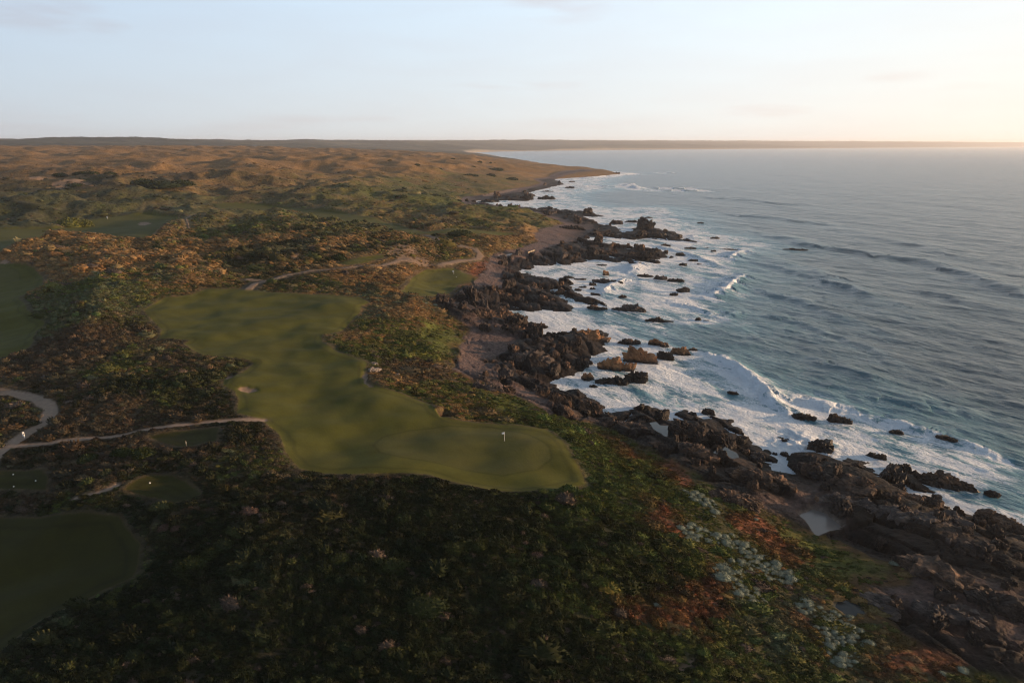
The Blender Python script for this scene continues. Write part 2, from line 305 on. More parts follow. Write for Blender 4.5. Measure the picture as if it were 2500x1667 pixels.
PATHS = {'gravel_track': ([(-60,950),(0,956),(51,961),(95,974),(120,992),(124,1012),(105,1036),(68,1056),(34,1077),(0,1104),(-70,1170)], 1.6),
 'sand_track': ([(0,1097),(40,1089),(68,1087),(170,1076),(272,1066),(340,1053),(408,1042),(493,1030),(578,1025),(643,1026)], 0.8),
 'hill_track': ([(606,709),(623,693),(657,685),(708,671),(766,662),(844,656),(929,649),(980,637),(1000,633)], 1.5),
 'track_spur': ([(606,683),(640,685),(660,685)], 1.6),
 'shore_track': ([(1040,572),(1074,586),(1108,599),(1129,603),(1159,609),(1173,623),(1166,632),(1125,638),(1091,645),(1074,649)], 2.0),
 'foot_track': ([(187,1213),(238,1202),(262,1195),(285,1184)], 0.5),
 'dune_track': ([(462,560),(455,545),(475,528)], 0.6)}
allpx = []; idx = {}
for dname, dct in (('m', MOWN), ('g', GREENS), ('s', SANDS), ('b', BARE), ('p', POOLS)):
    for k, p in dct.items(): idx[(dname, k)] = (len(allpx), len(allpx) + len(p)); allpx += p
for i, p in enumerate(RED): idx[('r', i)] = (len(allpx), len(allpx) + len(p)); allpx += p
for i, p in enumerate(MOSS): idx[('o', i)] = (len(allpx), len(allpx) + len(p)); allpx += p
SHINGLE = [[(1105,770),(1150,795),(1200,812),(1262,820),(1255,850),(1200,872),(1150,890),(1108,905),(1120,860)], [(1155,695),(1180,660),(1205,635),(1240,648),(1225,680),(1240,705),(1195,712)],
 [(1290,610),(1330,560),(1390,545),(1450,548),(1450,566),(1400,588),(1345,604),(1290,625),(1225,645)], [(1200,930),(1260,940),(1335,965),(1340,1000),(1280,978),(1210,952)], [(1300,455),(1330,447),(1270,470),(1210,480),(1130,492),(1120,484),(1190,474)]]
for i, p in enumerate(SHINGLE): idx[('h', i)] = (len(allpx), len(allpx) + len(p)); allpx += p
for k, (p, wd) in PATHS.items(): idx[('t', k)] = (len(allpx), len(allpx) + len(p)); allpx += p
_all = march(allpx)
def WP(a, b): i, j = idx[(a, b)]; return _all[i:j, :2]

# plant cover control points: dark, olive, heath, tan, sage, grass (rough green)
SP = [(300,1600,5,1.5,.7,.2,1,0),(800,1600,6,1,.6,.3,1,0),(1250,1600,5,1.5,.4,.5,1.5,0),(1500,1600,4,3,.5,.5,1,0),(1750,1600,3,3,1,.6,1,1),(600,1400,6,1,.8,.3,1,0),(1000,1300,6,1.6,.6,.2,.5,0),(1400,1300,5,3,.4,.3,.4,0),(1600,1400,4,3.4,.5,.4,.4,0),
 (750,1220,3,1,2.5,.5,.5,0),(550,1150,2,2.5,2.5,1,1,0),(250,1100,3,1,3,.5,1,0),(150,1500,4,2,1,.5,2,0),(300,1250,4,1,1.5,.4,2,0),(1500,1150,1.5,5,.2,.5,1,1),(1600,1230,2,4.5,.2,.8,1,1),(1450,1090,1.5,5,.2,.6,1,1),(1250,1000,1.8,4,.5,1.6,1,1),(1100,960,1.8,3.5,.6,2,1,.5),
 (980,910,1.5,1,3,2,1,0),(1120,940,1,3,.8,2,1,1),(900,840,1,3,.6,2.6,1.5,.5),(1000,830,1,3.5,.3,2,1,1.5),(930,760,.6,1,1,3,3,.3),(1020,740,.5,1,1.5,3,3,.3),(1080,810,.6,4,.2,2,.5,3),
 (500,1080,4,1,2.5,.6,.6,0),(300,1000,1.5,1,4.5,.8,1,0),(500,1010,3,1,3,.8,1,0),(400,960,3,2,1,.6,1.5,0),(200,930,1,2.5,2.5,1.2,1,0),(300,900,1,3,1,2,1,.5),(480,880,2.5,1.5,2.5,1,1,0),(200,860,1,1,4.5,.8,1,0),(350,840,1,1.5,4,.8,1,0),(280,790,2,2,2,.6,3,0),
 (200,720,1,3,.3,1,3.4,.2),(350,690,1,3,.5,2.6,2,.2),(200,660,.6,1.5,1.4,4.6,.8,.2),(300,640,.6,1.2,1.8,5,.6,.2),(120,620,1,1.5,.8,4.5,.6,.2),(400,620,1,2,.6,4,.8,1),(520,640,1.5,2.2,.5,3.6,.5,.5),(600,690,2,2,.5,2.6,1,.5),
 (750,690,2,2.2,1,3,.8,.5),(900,690,1.5,1.5,2.2,3.4,.8,0),(700,620,3.5,.6,1.2,1,2.5,0),(850,610,2,1.5,1,3.4,.5,0),(1000,660,1,1,1,4.2,1,0),(1060,610,2,2,.4,2.4,1,.5),(950,600,2,2,.6,2.6,1,0),(1200,600,1,3,.3,3.5,.5,1),(1250,580,.4,1.5,.3,5,.3,1),
 (600,560,1.5,2.6,1,2.2,1.6,1),(300,600,1,1.6,1,4,1,0),(500,540,2,2,1,2.2,2,.5),(100,540,3,1.4,1.4,.6,2,0),(400,500,2,2,1.6,1,2,.4),(100,490,2.5,1.5,1.5,.6,2,.3),(700,550,1.5,2.4,1,1.6,1.8,.8),(850,560,2,2,1,1.4,1.8,.6),(1000,530,1,2.2,1.6,2.2,1,1.2),(1100,540,1,1.5,3,1.5,.6,1),
 (1200,540,.8,3,.6,2.4,.6,2),(700,480,1,2,2.6,1.8,.8,1),(900,480,1,3,1.4,1.2,.8,1.6),(1100,500,.8,3,.5,1.2,.5,2.6),(1000,460,1,3,.6,1.6,.6,2),(200,460,2.5,1,2,1,1,.3),(500,450,1,1,2.6,2.2,.8,.3),(800,440,.8,1.6,1.6,3,.6,1),(1100,450,.6,2.4,.8,2.6,.5,1.6),
 (100,420,1,.6,2.6,3.4,.6,.1),(400,410,.6,.5,2,5,.4,.1),(700,410,.4,.5,1.6,6,.3,.1),(900,400,.3,.4,.8,7,.2,.1),(1100,410,.3,.5,.5,7,.2,.3),(1180,430,1.2,2,.3,3,.4,2),(1300,410,.3,.6,.4,6,.2,.4),(300,380,.3,.3,1.5,7,.2,0),(700,375,.3,.3,1,8,.2,0),(50,380,.5,.4,1.6,6,.2,0),(450,360,.5,.4,1.4,6,.2,0),
 (2100,1600,1,2,.8,1,1,1),(2000,1350,1,3,.3,1,.5,2),(1900,1500,1,2,.5,1,3,1),(1800,1400,2,3.4,.3,1.4,1,.5)]
_spp = march([(p[0], p[1]) for p in SP]); _spt, _spl = tr(_spp[:, 0], _spp[:, 1]); _spw = np.array([p[2:] for p in SP], F32)
PAL = np.array([(.011,.016,.0055),(.056,.070,.016),(.058,.043,.028),(.178,.110,.049),(.084,.092,.050),(.070,.082,.022)], F32)
PAL_RED = np.array((.125,.046,.025), F32); PAL_MOSS = np.array((.066,.078,.015), F32)
PAL_MOWN = np.array((.069,.071,.011), F32); PAL_GREEN = np.array((.068,.069,.016), F32); PAL_SAND = np.array((.34,.235,.175), F32)
PAL_PATH = np.array((.27,.205,.16), F32); PAL_SOIL = np.array((.10,.066,.044), F32); PAL_DARKSOIL = np.array((.03,.024,.016), F32)
def species(x, y, sharp=3.0, fine=1.0):
    """plant mix at world points: weights of the six covers, patchy"""
    shp = np.shape(x); x = np.ravel(x).astype(float); y = np.ravel(y).astype(float)
    r = np.hypot(x, y); lam = np.clip(r * 0.10, 14, 300)
    wx = x + fbm(x, y, 45.0, 3, 301) * np.clip(r * .07, 6, 90); wy = y + fbm(x, y, 45.0, 3, 302) * np.clip(r * .07, 6, 120)
    t, l = tr(wx, wy); t = t.astype(F32); l = l.astype(F32)
    acc = np.zeros((len(x), 6), F32); sw = np.zeros(len(x), F32)
    for k in range(len(_spt)):
        d2 = (t - F32(_spt[k])) ** 2 + (0.8 * (l - F32(_spl[k]))) ** 2
        wk = 1.0 / (d2 + 0.0006) ** 2
        acc += wk[:, None] * _spw[k]; sw += wk
    acc /= sw[:, None]; acc /= acc.sum(1, keepdims=True)
    for k in range(6):
        n = 0.62 * fbm(x, y * .8, 26.0 if k != 3 else 34.0, 4, 400 + 31 * k, gain=.6) + 0.38 * fine * pnoise(x / 2.1, y / 2.1, 900 + k)
        acc[:, k] = np.log(acc[:, k] + 0.01) + n * 2.3
    e = np.exp((acc - acc.max(1, keepdims=True)) * sharp); e /= e.sum(1, keepdims=True)
    return e.reshape(shp + (6,))

def land_fields(x, y, spacing):
    """everything known about the land at world points"""
    shp = x.shape; x = x.ravel().astype(float); y = y.ravel().astype(float); spacing = np.broadcast_to(spacing, shp).ravel()
    F = {}
    r = np.hypot(x, y); ml = np.maximum(spacing * 2.2, 0.3)
    wob = np.clip(r / 220, .6, 4.0)
    wx = x + fbm(x, y, 7.0, 3, 11, minlam=ml) * 2.2 * wob; wy = y + fbm(x, y, 7.0, 3, 12, minlam=ml) * 2.2 * wob
    sd = poly_sd(wx, wy, LAND)
    h, _ = base_h(x, y, sd)
    keep = sd > -40
    veg = poly_sd(wx, wy, VEG); veg = np.minimum(veg, sd - 1.0)
    far = r > 2600
    veg = np.where(far, np.maximum(veg, sd - 20), veg)
    F['sd'] = sd; F['veg'] = veg
    sx = x + fbm(x, y, 2.5, 2, 71) * .25; sy = y + fbm(x, y, 2.5, 2, 72) * .25
    mown = np.full(x.shape, -60.0); mid = np.full(x.shape, -1, int)
    for i, k in enumerate(MOWN):
        m = poly_sd_box(sx, sy, WP('m', k), 60.0); mid = np.where(m > mown, i, mid); mown = np.maximum(mown, m)
    green = np.full(x.shape, -30.0); gid = np.full(x.shape, -1, int)
    for i, k in enumerate(GREENS):
        m = poly_sd_box(sx, sy, WP('g', k), 30.0); gid = np.where(m > green, i, gid); green = np.maximum(green, m)
    sand = np.full(x.shape, -20.0); sid = np.full(x.shape, -1, int)
    jx = x + fbm(x, y, 4, 3, 73) * np.clip(r / 180, .4, 6); jy = y + fbm(x, y, 4, 3, 74) * np.clip(r / 180, .4, 6)
    for i, k in enumerate(SANDS):
        m = poly_sd_box(jx, jy, WP('s', k), 20.0); sid = np.where(m > sand, i, sid); sand = np.maximum(sand, m)
    pool = np.full(x.shape, -20.0); ph = np.zeros(x.shape)
    for i, k in enumerate(POOLS):
        m = poly_sd_box(sx, sy, WP('p', k), 20.0); ph = np.where(m > pool, POOLZ[k], ph); pool = np.maximum(pool, m)
    bare = np.full(x.shape, -20.0)
    for k in BARE: bare = np.maximum(bare, poly_sd_box(sx, sy, WP('b', k), 20.0))
    red = np.full(x.shape, -20.0)
    rx = x + fbm(x, y, 6, 4, 75, gain=.6) * 5.0; ry = y + fbm(x, y, 6, 4, 76, gain=.6) * 5.0
    for i in range(len(RED)): red = np.maximum(red, poly_sd_box(rx, ry, WP('r', i), 20.0))
    moss = np.full(x.shape, -20.0)
    for i in range(len(MOSS)): moss = np.maximum(moss, poly_sd_box(rx, ry, WP('o', i), 20.0))
    path = np.full(x.shape, 30.0); pid = np.full(x.shape, -1, int)
    for i, (k, (p, wd)) in enumerate(PATHS.items()):
        wv = wd * (1 + .3 * fbm(x, y, 6, 2, 77))
        m = poly_sd_box(x + .3 * fbm(x, y, 5, 2, 78), y, WP('t', k), 30.0, closed=False, want_sign=False) - wv
        pid = np.where(m < path, i, pid); path = np.minimum(path, m)
    F.update(mown=mown, mid=mid, green=green, gid=gid, sand=sand, sid=sid, pool=pool, ph=ph, bare=bare, red=red, moss=moss, path=path, pid=pid)
    inveg = sstep(-3, 3, veg)
    rough = inveg * (1 - sstep(-1.5, 1.5, mown)) * sstep(0, 2.5, path)
    # undulation
    near = 1 - sstep(350, 800, r); mid_ = sstep(300, 700, r) * (1 - sstep(3500, 5000, r)); farm = sstep(2800, 5500, r)
    u = near * 1.0 * fbm(x, y, 26.0, 3, 21, minlam=ml) + near * rough * 0.9 * fbm(x, y, 11.0, 2, 22, minlam=ml)
    mo = sstep(-3, 4, mown)
    u = u * (1 - mo * .25) + mo * near * 1.45 * fbm(x * .8, y, 24.0, 3, 23, minlam=ml)
    dun = fbm(x * .8, y, 170.0, 5, 31, gain=.50, ridged=True, minlam=ml)
    dun2 = fbm(x * .85, y, 70.0, 4, 33, gain=.5, minlam=ml)
    da = mid_ * np.clip(h / 30.0, .12, 1.0) * (1 - mo * .8)
    u = u + da * (15 * (dun - .35) + 9 * dun2)
    u = u + farm * np.clip(h / 60, 0, 1) * (55 * (fbm(x, y, 2400.0, 8, 35, gain=.62, ridged=True, minlam=ml) - .25))
    # scrub micro relief, further out where no bushes are planted one by one
    far_rel = sstep(380, 620, r) * (1 - farm)
    u = u + rough * far_rel * ((1.5 - .8 * sstep(700, 1100, r)) * fbm(x * .7, y, 9.0, 4, 41, gain=.65, ridged=True, minlam=ml))
    u = u + sstep(190, 330, r) * (1 - sstep(900, 1400, r)) * inveg * (1 - sstep(-16, -2, mown)) * sstep(3, 26, path) * 7.0 * (fbm(x, y, 62.0, 4, 24, gain=.45, ridged=True, minlam=ml) - .3)
    u = u - sstep(-.6, .6, mown) * 0.08
    hv = h + u * sstep(-4, 14, veg)
    # bank at the seaward lip is steep
    # rock: blocks and cracks along the strata
    rk = (1 - inveg) * sstep(-12, 3, sd) * keep
    m = (rk > .01) & (r < 3200)
    rh = np.zeros(x.shape)
    if m.any():
        xx, yy = x[m], y[m]; mlm = ml[m]; rr = r[m]
        ca, sa = math.cos(R(-62)), math.sin(R(-62))
        a = xx * ca + yy * sa; b = -xx * sa + yy * ca        # a along strata, b across
        a = a + fbm(xx, yy, 30.0, 3, 51) * 6; b = b + fbm(xx, yy, 30.0, 3, 52) * 5
        sc = np.clip(rr / 260, .9, 3.2)
        tot = 0
        slab = sstep(25, 55, xx) * (1 - sstep(200, 240, rr))
        for (la, lb, amp, sd_) in ((26., 11., 2.3, 1), (11., 5.2, 1.2, 2), (4.4, 2.4, .45, 3), (1.8, 1.1, .16, 4)):
            f1, f2, idv, gt = worley(a / la, b / lb, 60 + sd_, True)
            att = np.clip(lb / mlm - .8, 0, 1)
            e = sstep(0.0, 0.16, f2 - f1)
            tot = tot + att * amp * ((idv - .45) * 1.5 + gt * .85 - (1 - e) * .5) * (1 - slab * (.25 if sd_ < 2 else .6))
        tot = tot + 1.5 * fbm(xx, yy, 40.0, 4, 66, ridged=True, gain=.55, minlam=mlm) + .35 * fbm(xx, yy, 2.2, 3, 67, gain=.6, minlam=mlm)
        rh[m] = tot
    shg = np.full(x.shape, -30.0)
    for i in range(len(SHINGLE)): shg = np.maximum(shg, poly_sd_box(x + 3 * fbm(x, y, 9, 3, 85), y + 3 * fbm(x, y, 9, 3, 86), WP('h', i), 30.0))
    cal = 1 - sstep(-1.5, .5, pool)
    beach = F['beach'] = sstep(.15, .45, fbm(x, y, 38.0, 3, 81) + .15 + .55 * sstep(430, 520, r) * (1 - sstep(5, 25, -veg))) * sstep(-26, -4, veg) * (1 - inveg)
    beach = F['beach'] = np.maximum(beach, sstep(-1.5, 1.5, shg) * (1 - inveg))
    h2 = hv + rk * rh * (.35 + .65 * sstep(-4, 8, sd)) * (1 - .85 * beach) * .82
    # islets and skerries in the shallows
    h2 = np.where(pool > -1.5, h2 * cal + (ph - .35) * (1 - cal), h2)
    # bunkers and paths
    h2 = h2 - sstep(-.8, .8, sand) * .45 - sstep(-.6, .6, bare) * 2.2
    h2 = h2 - (1 - sstep(-.4, .5, path)) * np.where(r < 230, .12, -.4)
    F['z'] = h2; F['rk'] = rk; F['rough'] = rough; F['h'] = h; F['r'] = r
    return {k: v.reshape(shp) for k, v in F.items()}
POOLZ = {'sand_pool': 1.7, 'tide_pool_a': 3.0, 'tide_pool_b': 2.4, 'tide_pool_c': 5.0, 'far_pond': 6.2, 'inlet_pool': 13.5}
_tmp, _ = base_h(*[np.array([WP('p', k).mean(0)[i] for k in POOLZ]) for i in (0, 1)])
for k, zz in zip(list(POOLZ), _tmp): POOLZ[k] = float(zz)

def land_color(x, y, F, spacing):
    shp = x.shape
    e = species(x, y, sharp=2.2, fine=np.clip(2.0 / np.maximum(np.ravel(np.broadcast_to(spacing, shp)), .01), 0, 1))
    c = (e.reshape(-1, 6) @ PAL).reshape(shp + (3,))
    def mixin(c, col, f): return c * (1 - f[..., None]) + col * f[..., None]
    r = F['r']
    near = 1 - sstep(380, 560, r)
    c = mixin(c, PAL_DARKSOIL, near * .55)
    c = mixin(c, PAL_MOSS, sstep(-.5, 2.0, F['moss']) * .9)
    c = mixin(c, PAL_RED, sstep(-.5, 1.2, F['red']) * .9)
    # far land reads as dark woodland and pasture
    n = fbm(x, y, 700.0, 4, 91); fw = sstep(3000, 3800, r)
    fc = np.array((.020, .027, .018)) * (1 - sstep(.0, .25, n))[..., None] + np.array((.060, .058, .034)) * sstep(.0, .25, n)[..., None]
    c = mixin(c, 0, fw) + fc * fw[..., None]
    # mown grass
    g = 1 + .22 * fbm(x, y, 24., 4, 92)
    mcol = PAL_MOWN * g[..., None] * np.array([.42 if k in ('dark_green', 'corner_tee', 'round_tee', 'sunken_tee') else .95 if k in ('valley_fairway', 'long_fairway') else 1.0 for k in MOWN])[F['mid']][..., None]  # lower-left green and three tees: shade is put into a darker grass colour
    rim = np.exp(-((F['mown'] - 3.0 - 1.6 * fbm(x, y, 20, 2, 93)) / 1.8) ** 2)
    mcol = mcol * (1 - .0 * rim[..., None])
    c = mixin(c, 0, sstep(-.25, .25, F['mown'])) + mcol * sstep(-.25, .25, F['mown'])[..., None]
    collar = np.exp(-((F['mown'] - 2.2 - 1.2 * fbm(x, y, 14, 2, 94)) / .5) ** 2) * .24 + np.exp(-((F['green'] + .3) / .45) ** 2) * .28
    c = c * (1 - collar * sstep(-.2, .3, F['mown']))[..., None]
    c = mixin(c, PAL_GREEN, sstep(-.3, .3, F['green']))
    fr = np.exp(-(F['mown'] / .9) ** 2) * (F['mown'] < .2) * .15
    c = mixin(c, PAL[3] * .9, fr)
    # soil just above the rocks
    lip = np.exp(-((F['veg'] - 1.5) / 3.0) ** 2) * (r < 3000)
    c = mixin(c, PAL_RED * .8 + PAL[3] * .2, lip * .5 * sstep(-.2, .3, fbm(x, y, 18, 3, 95)))
    # rock
    rn = fbm(x, y, 22., 5, 96, gain=.6); rcol = np.array((.022, .017, .015)) * (1 + .35 * rn)[..., None]
    rcol = mixin(rcol, np.array((.085, .054, .039)), sstep(.02, .5, rn) * .9)
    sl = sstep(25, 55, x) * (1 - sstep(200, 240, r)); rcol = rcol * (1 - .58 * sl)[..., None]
    wet = 1 - sstep(1.2, 4.2, F['z'] + 1.6 * fbm(x, y, 9., 3, 97))
    rcol = mixin(rcol, np.array((.012, .010, .010)), wet * .88)
    rcol = mixin(rcol, np.array((.13, .088, .078)), F['beach'] * (1 - wet * .6) * .8)
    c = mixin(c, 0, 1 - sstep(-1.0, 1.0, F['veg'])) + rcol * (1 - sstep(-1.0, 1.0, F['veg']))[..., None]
    sn = sstep(-.3, .35, F['sand'] + .5 * fbm(x, y, 3., 3, 98) * (F['sid'] > 5))
    c = mixin(c, PAL_SAND * np.where(F['sid'] > 5, 1.0, .8)[..., None], sn * np.where(F['sid'] > 5, .5, .85))
    c = mixin(c, PAL_SOIL * .5, sstep(-.3, .3, F['bare']))
    c = mixin(c, PAL_PATH * np.where(r > 230, .62, 1.0)[..., None], 1 - sstep(-.15, .25, F['path']))
    c = mixin(c, PAL_SAND * .75, (np.exp(-np.maximum(F['path'], 0) / .5) * (F['path'] > 0)) * .45)
    c = mixin(c, np.array((.20, .16, .13)), sstep(-1.2, .0, F['pool']) * .8)
    # pale beach across the bay
    bb = sstep(3500, 4500, r) * (1 - sstep(30, 110, F['sd'])) * (F['sd'] > 0)
    c = mixin(c, np.array((.30, .26, .21)), bb)
    return np.clip(c, .004, .8)

# ------------------------------------------------------------------ mesh building
def mesh_from(name, V, Q, col=None, mat=None, smooth=True, attrs=None):
    me = bpy.data.meshes.new(name); V = np.ascontiguousarray(V, F32); Q = np.ascontiguousarray(Q, np.int32); k = Q.shape[1]
    me.vertices.add(len(V)); me.vertices.foreach_set('co', V.ravel())
    me.loops.add(Q.size); me.loops.foreach_set('vertex_index', Q.ravel())
    me.polygons.add(len(Q)); me.polygons.foreach_set('loop_start', np.arange(0, Q.size, k, dtype=np.int32))
    me.polygons.foreach_set('use_smooth', np.full(len(Q), smooth))
    me.update(calc_edges=True)
    if col is not None:
        a = me.color_attributes.new('Col', 'FLOAT_COLOR', 'POINT'); c4 = np.ones((len(V), 4), F32); c4[:, :3] = col; a.data.foreach_set('color', c4.ravel())
    for k_, v in (attrs or {}).items():
        a = me.attributes.new(k_, 'FLOAT', 'POINT'); a.data.foreach_set('value', np.ascontiguousarray(v, F32))
    if mat: me.materials.append(mat)
    o = bpy.data.objects.new(name, me); COL.objects.link(o); return o
def tag(o, label=None, cat=None, group=None, kind=None):
    if label: o['label'] = label
    if cat: o['category'] = cat
    if group: o['group'] = group
    if kind: o['kind'] = kind
    return o
def new_mat(name):
    m = bpy.data.materials.new(name); m.use_nodes = True; nt = m.node_tree; b = nt.nodes['Principled BSDF']; return m, nt, b
def add_bump(nt, b, scale, strength, dist, detail=4, coord=None, rough=.6):
    N = nt.nodes.new; L = nt.links.new
    g = N('ShaderNodeNewGeometry'); n = N('ShaderNodeTexNoise'); n.inputs['Scale'].default_value = scale; n.inputs['Detail'].default_value = detail; n.inputs['Roughness'].default_value = rough
    L(coord or g.outputs['Position'], n.inputs['Vector'])
    bp = N('ShaderNodeBump'); bp.inputs['Strength'].default_value = strength; bp.inputs['Distance'].default_value = dist
    L(n.outputs[0], bp.inputs['Height']); L(bp.outputs[0], b.inputs['Normal']); return n, bp
def mult_noise(nt, src, scale, lo, hi, detail=5, stretch=None):
    """multiply a colour by procedural variation"""
    N = nt.nodes.new; L = nt.links.new
    g = N('ShaderNodeNewGeometry'); n = N('ShaderNodeTexNoise'); n.inputs['Scale'].default_value = scale; n.inputs['Detail'].default_value = detail; n.inputs['Roughness'].default_value = .65
    if stretch:
        mp = N('ShaderNodeMapping'); mp.inputs['Scale'].default_value = stretch; L(g.outputs['Position'], mp.inputs[0]); L(mp.outputs[0], n.inputs['Vector'])
    else: L(g.outputs['Position'], n.inputs['Vector'])
    mr = N('ShaderNodeMapRange'); mr.inputs[1].default_value = .3; mr.inputs[2].default_value = .7; mr.inputs[3].default_value = lo; mr.inputs[4].default_value = hi
    L(n.outputs[0], mr.inputs[0]); m = N('ShaderNodeMix'); m.data_type = 'RGBA'; m.blend_type = 'MULTIPLY'; m.inputs['Factor'].default_value = 1
    L(src, m.inputs[6]); L(mr.outputs[0], m.inputs[7]); return m.outputs[2]
def land_mat(name, bs, bst, bd, scale, lo, hi, rough=.95):
    m, nt, b = new_mat(name); a = nt.nodes.new('ShaderNodeAttribute'); a.attribute_name = 'Col'
    c = mult_noise(nt, a.outputs['Color'], scale, lo, hi)
    nt.links.new(c, b.inputs['Base Color']); b.inputs['Roughness'].default_value = rough
    b.inputs['Specular IOR Level'].default_value = .15
    add_bump(nt, b, bs, bst, bd, 5); return m
M_GROUND = land_mat('scrub_ground', .45, .9, 1.1, .35, .45, 1.6)
M_MOWN = land_mat('mown_grass', 1.6, .5, .12, .22, .84, 1.16)
M_SAND = land_mat('sand', 1.2, .5, .15, 1.0, .8, 1.15)
M_ROCKG = land_mat('shore_rock_ground', .9, 1.0, .7, .8, .35, 1.6, .75)

# polar grid of the land: finer near, coarser far
def radii(r0, r1, kfar, dmin):
    out = [r0]
    while out[-1] < r1:
        r = out[-1]; out.append(r + min(max(r * r * 2.0e-5, dmin), r * kfar))
    return np.array(out)
def grid(th, rr):
    T, RR = np.meshgrid(th, rr); X = RR * np.sin(T); Y = RR * np.cos(T)
    sp = np.maximum(RR * (th[1] - th[0]), np.gradient(rr)[:, None] * np.ones_like(T))
    return X, Y, RR, sp
def quads(nr, nt_):
    i = np.arange((nr - 1) * nt_).reshape(nr - 1, nt_)[:, :-1].ravel()
    return np.stack([i, i + 1, i + nt_ + 1, i + nt_], 1)
th = np.linspace(R(-56), R(58), 1500); rr = radii(48, 36000, .0052, .26)
X, Y, RR, SPC = grid(th, rr)
F = land_fields(X, Y, SPC * .55)
Z = F['z']
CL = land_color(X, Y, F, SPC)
Q = quads(*X.shape)
Zr = Z.ravel(); zmax = np.maximum.reduce([Zr[Q[:, k]] for k in range(4)]); sdr = F['sd'].ravel()
keepq = (zmax > -1.6) & (sdr[Q[:, 0]] > -60)
Q = Q[keepq]
V = np.stack([X.ravel(), Y.ravel(), Zr], 1); Cr = CL.reshape(-1, 3)
# category of each face
q0 = Q[:, 0]; cat = np.zeros(len(Q), int)                      # 0 ground
fr_ = lambda k: F[k].ravel()[q0]
cat[fr_('veg') < 0] = 1
cat[(fr_('veg') < 0) & (fr_('beach') > .5)] = 2
m = fr_('mown') > 0; cat[m] = 10 + fr_('mid')[m]
m = fr_('green') > 0; cat[m] = 40 + fr_('gid')[m]
m = fr_('sand') > 0; cat[m] = 50 + fr_('sid')[m]
m = fr_('path') < 0; cat[m] = 80 + fr_('pid')[m]
m = fr_('r') > 3600; cat[m] = 3
mown_n = list(MOWN); green_n = list(GREENS); sand_n = list(SANDS); path_n = list(PATHS)
LBL = {'main_fairway': 'broad mown fairway curving through the middle to the flagged green', 'left_fairway': 'mown fairway cut off by the left edge, with shaded bank',
 'valley_fairway': 'long shaded fairway in the valley behind the orange heath', 'long_fairway': 'thin distant fairway running diagonally behind the grey scrub',
 'hollow_green': 'sunlit grass hollow above the rocky cove, its near half in shade', 'dark_green': 'very dark mown green in the lower left corner', 'corner_tee': 'dark small tee with white markers at the left edge',
 'round_tee': 'rounded dark tee lawn behind the pale footpath', 'sunken_tee': 'small tee sunk in heath beside the sand track', 'hill_tee': 'tiny grass tee on the tawny hill above the track', 'seaside_tee': 'small grass tee beside the pond near the shingle shore',
 'putting_green': 'smooth oval putting green holding the white flagstick', 'hollow_putting_green': 'sunlit putting green in the hollow near the cove', 'left_putting_green': 'bright putting green at the left edge'}
for c in np.unique(cat):
    q = Q[cat == c]; used, inv = np.unique(q, return_inverse=True); q2 = inv.reshape(q.shape)
    if c == 0: nm, mt, lb, kt = 'ground', M_GROUND, None, None
    elif c == 1: nm, mt, lb, kt = 'rocky_shore', M_ROCKG, None, None
    elif c == 2: nm, mt, lb, kt = 'shingle_beach', M_ROCKG, None, None
    elif c == 3: nm, mt, lb, kt = 'distant_hills', M_GROUND, None, None
    elif c < 40:
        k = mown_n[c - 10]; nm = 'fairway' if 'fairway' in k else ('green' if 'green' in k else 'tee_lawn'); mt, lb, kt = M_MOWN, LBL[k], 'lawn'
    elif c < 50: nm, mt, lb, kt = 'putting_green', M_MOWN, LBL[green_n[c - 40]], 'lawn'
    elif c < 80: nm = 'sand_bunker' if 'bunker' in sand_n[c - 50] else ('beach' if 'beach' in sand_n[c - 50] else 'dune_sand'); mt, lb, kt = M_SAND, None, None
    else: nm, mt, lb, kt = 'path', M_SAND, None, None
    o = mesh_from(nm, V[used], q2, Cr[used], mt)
    o['kind'] = 'structure'
    if lb: o['label'] = lb
print('terrain faces', len(Q))

# ------------------------------------------------------------------ the sea
FOAM_PX = [(2700,1250),(2500,1180),(2400,1100),(2300,1050),(2150,1000),(2020,965),(1930,950),(1870,920),(1800,880),(1750,855),(1700,850),(1680,835),(1650,815),(1690,800),(1790,790),(1745,745),(1790,700),(1825,672),(1800,640),(1850,620),(1900,600),(1830,580),(1750,565),(1700,535),(1640,505),(1500,505),(1440,492),(1420,475),(1500,462),(1480,445),(1560,422),(1500,418)]
fx, fy = unproj([p[0] for p in FOAM_PX], [p[1] for p in FOAM_PX]); FOAMP = np.stack([fx, fy], 1)
FOAMP = np.vstack([FOAMP, [[-400, 2300], [-400, -200], [300, -200]]])
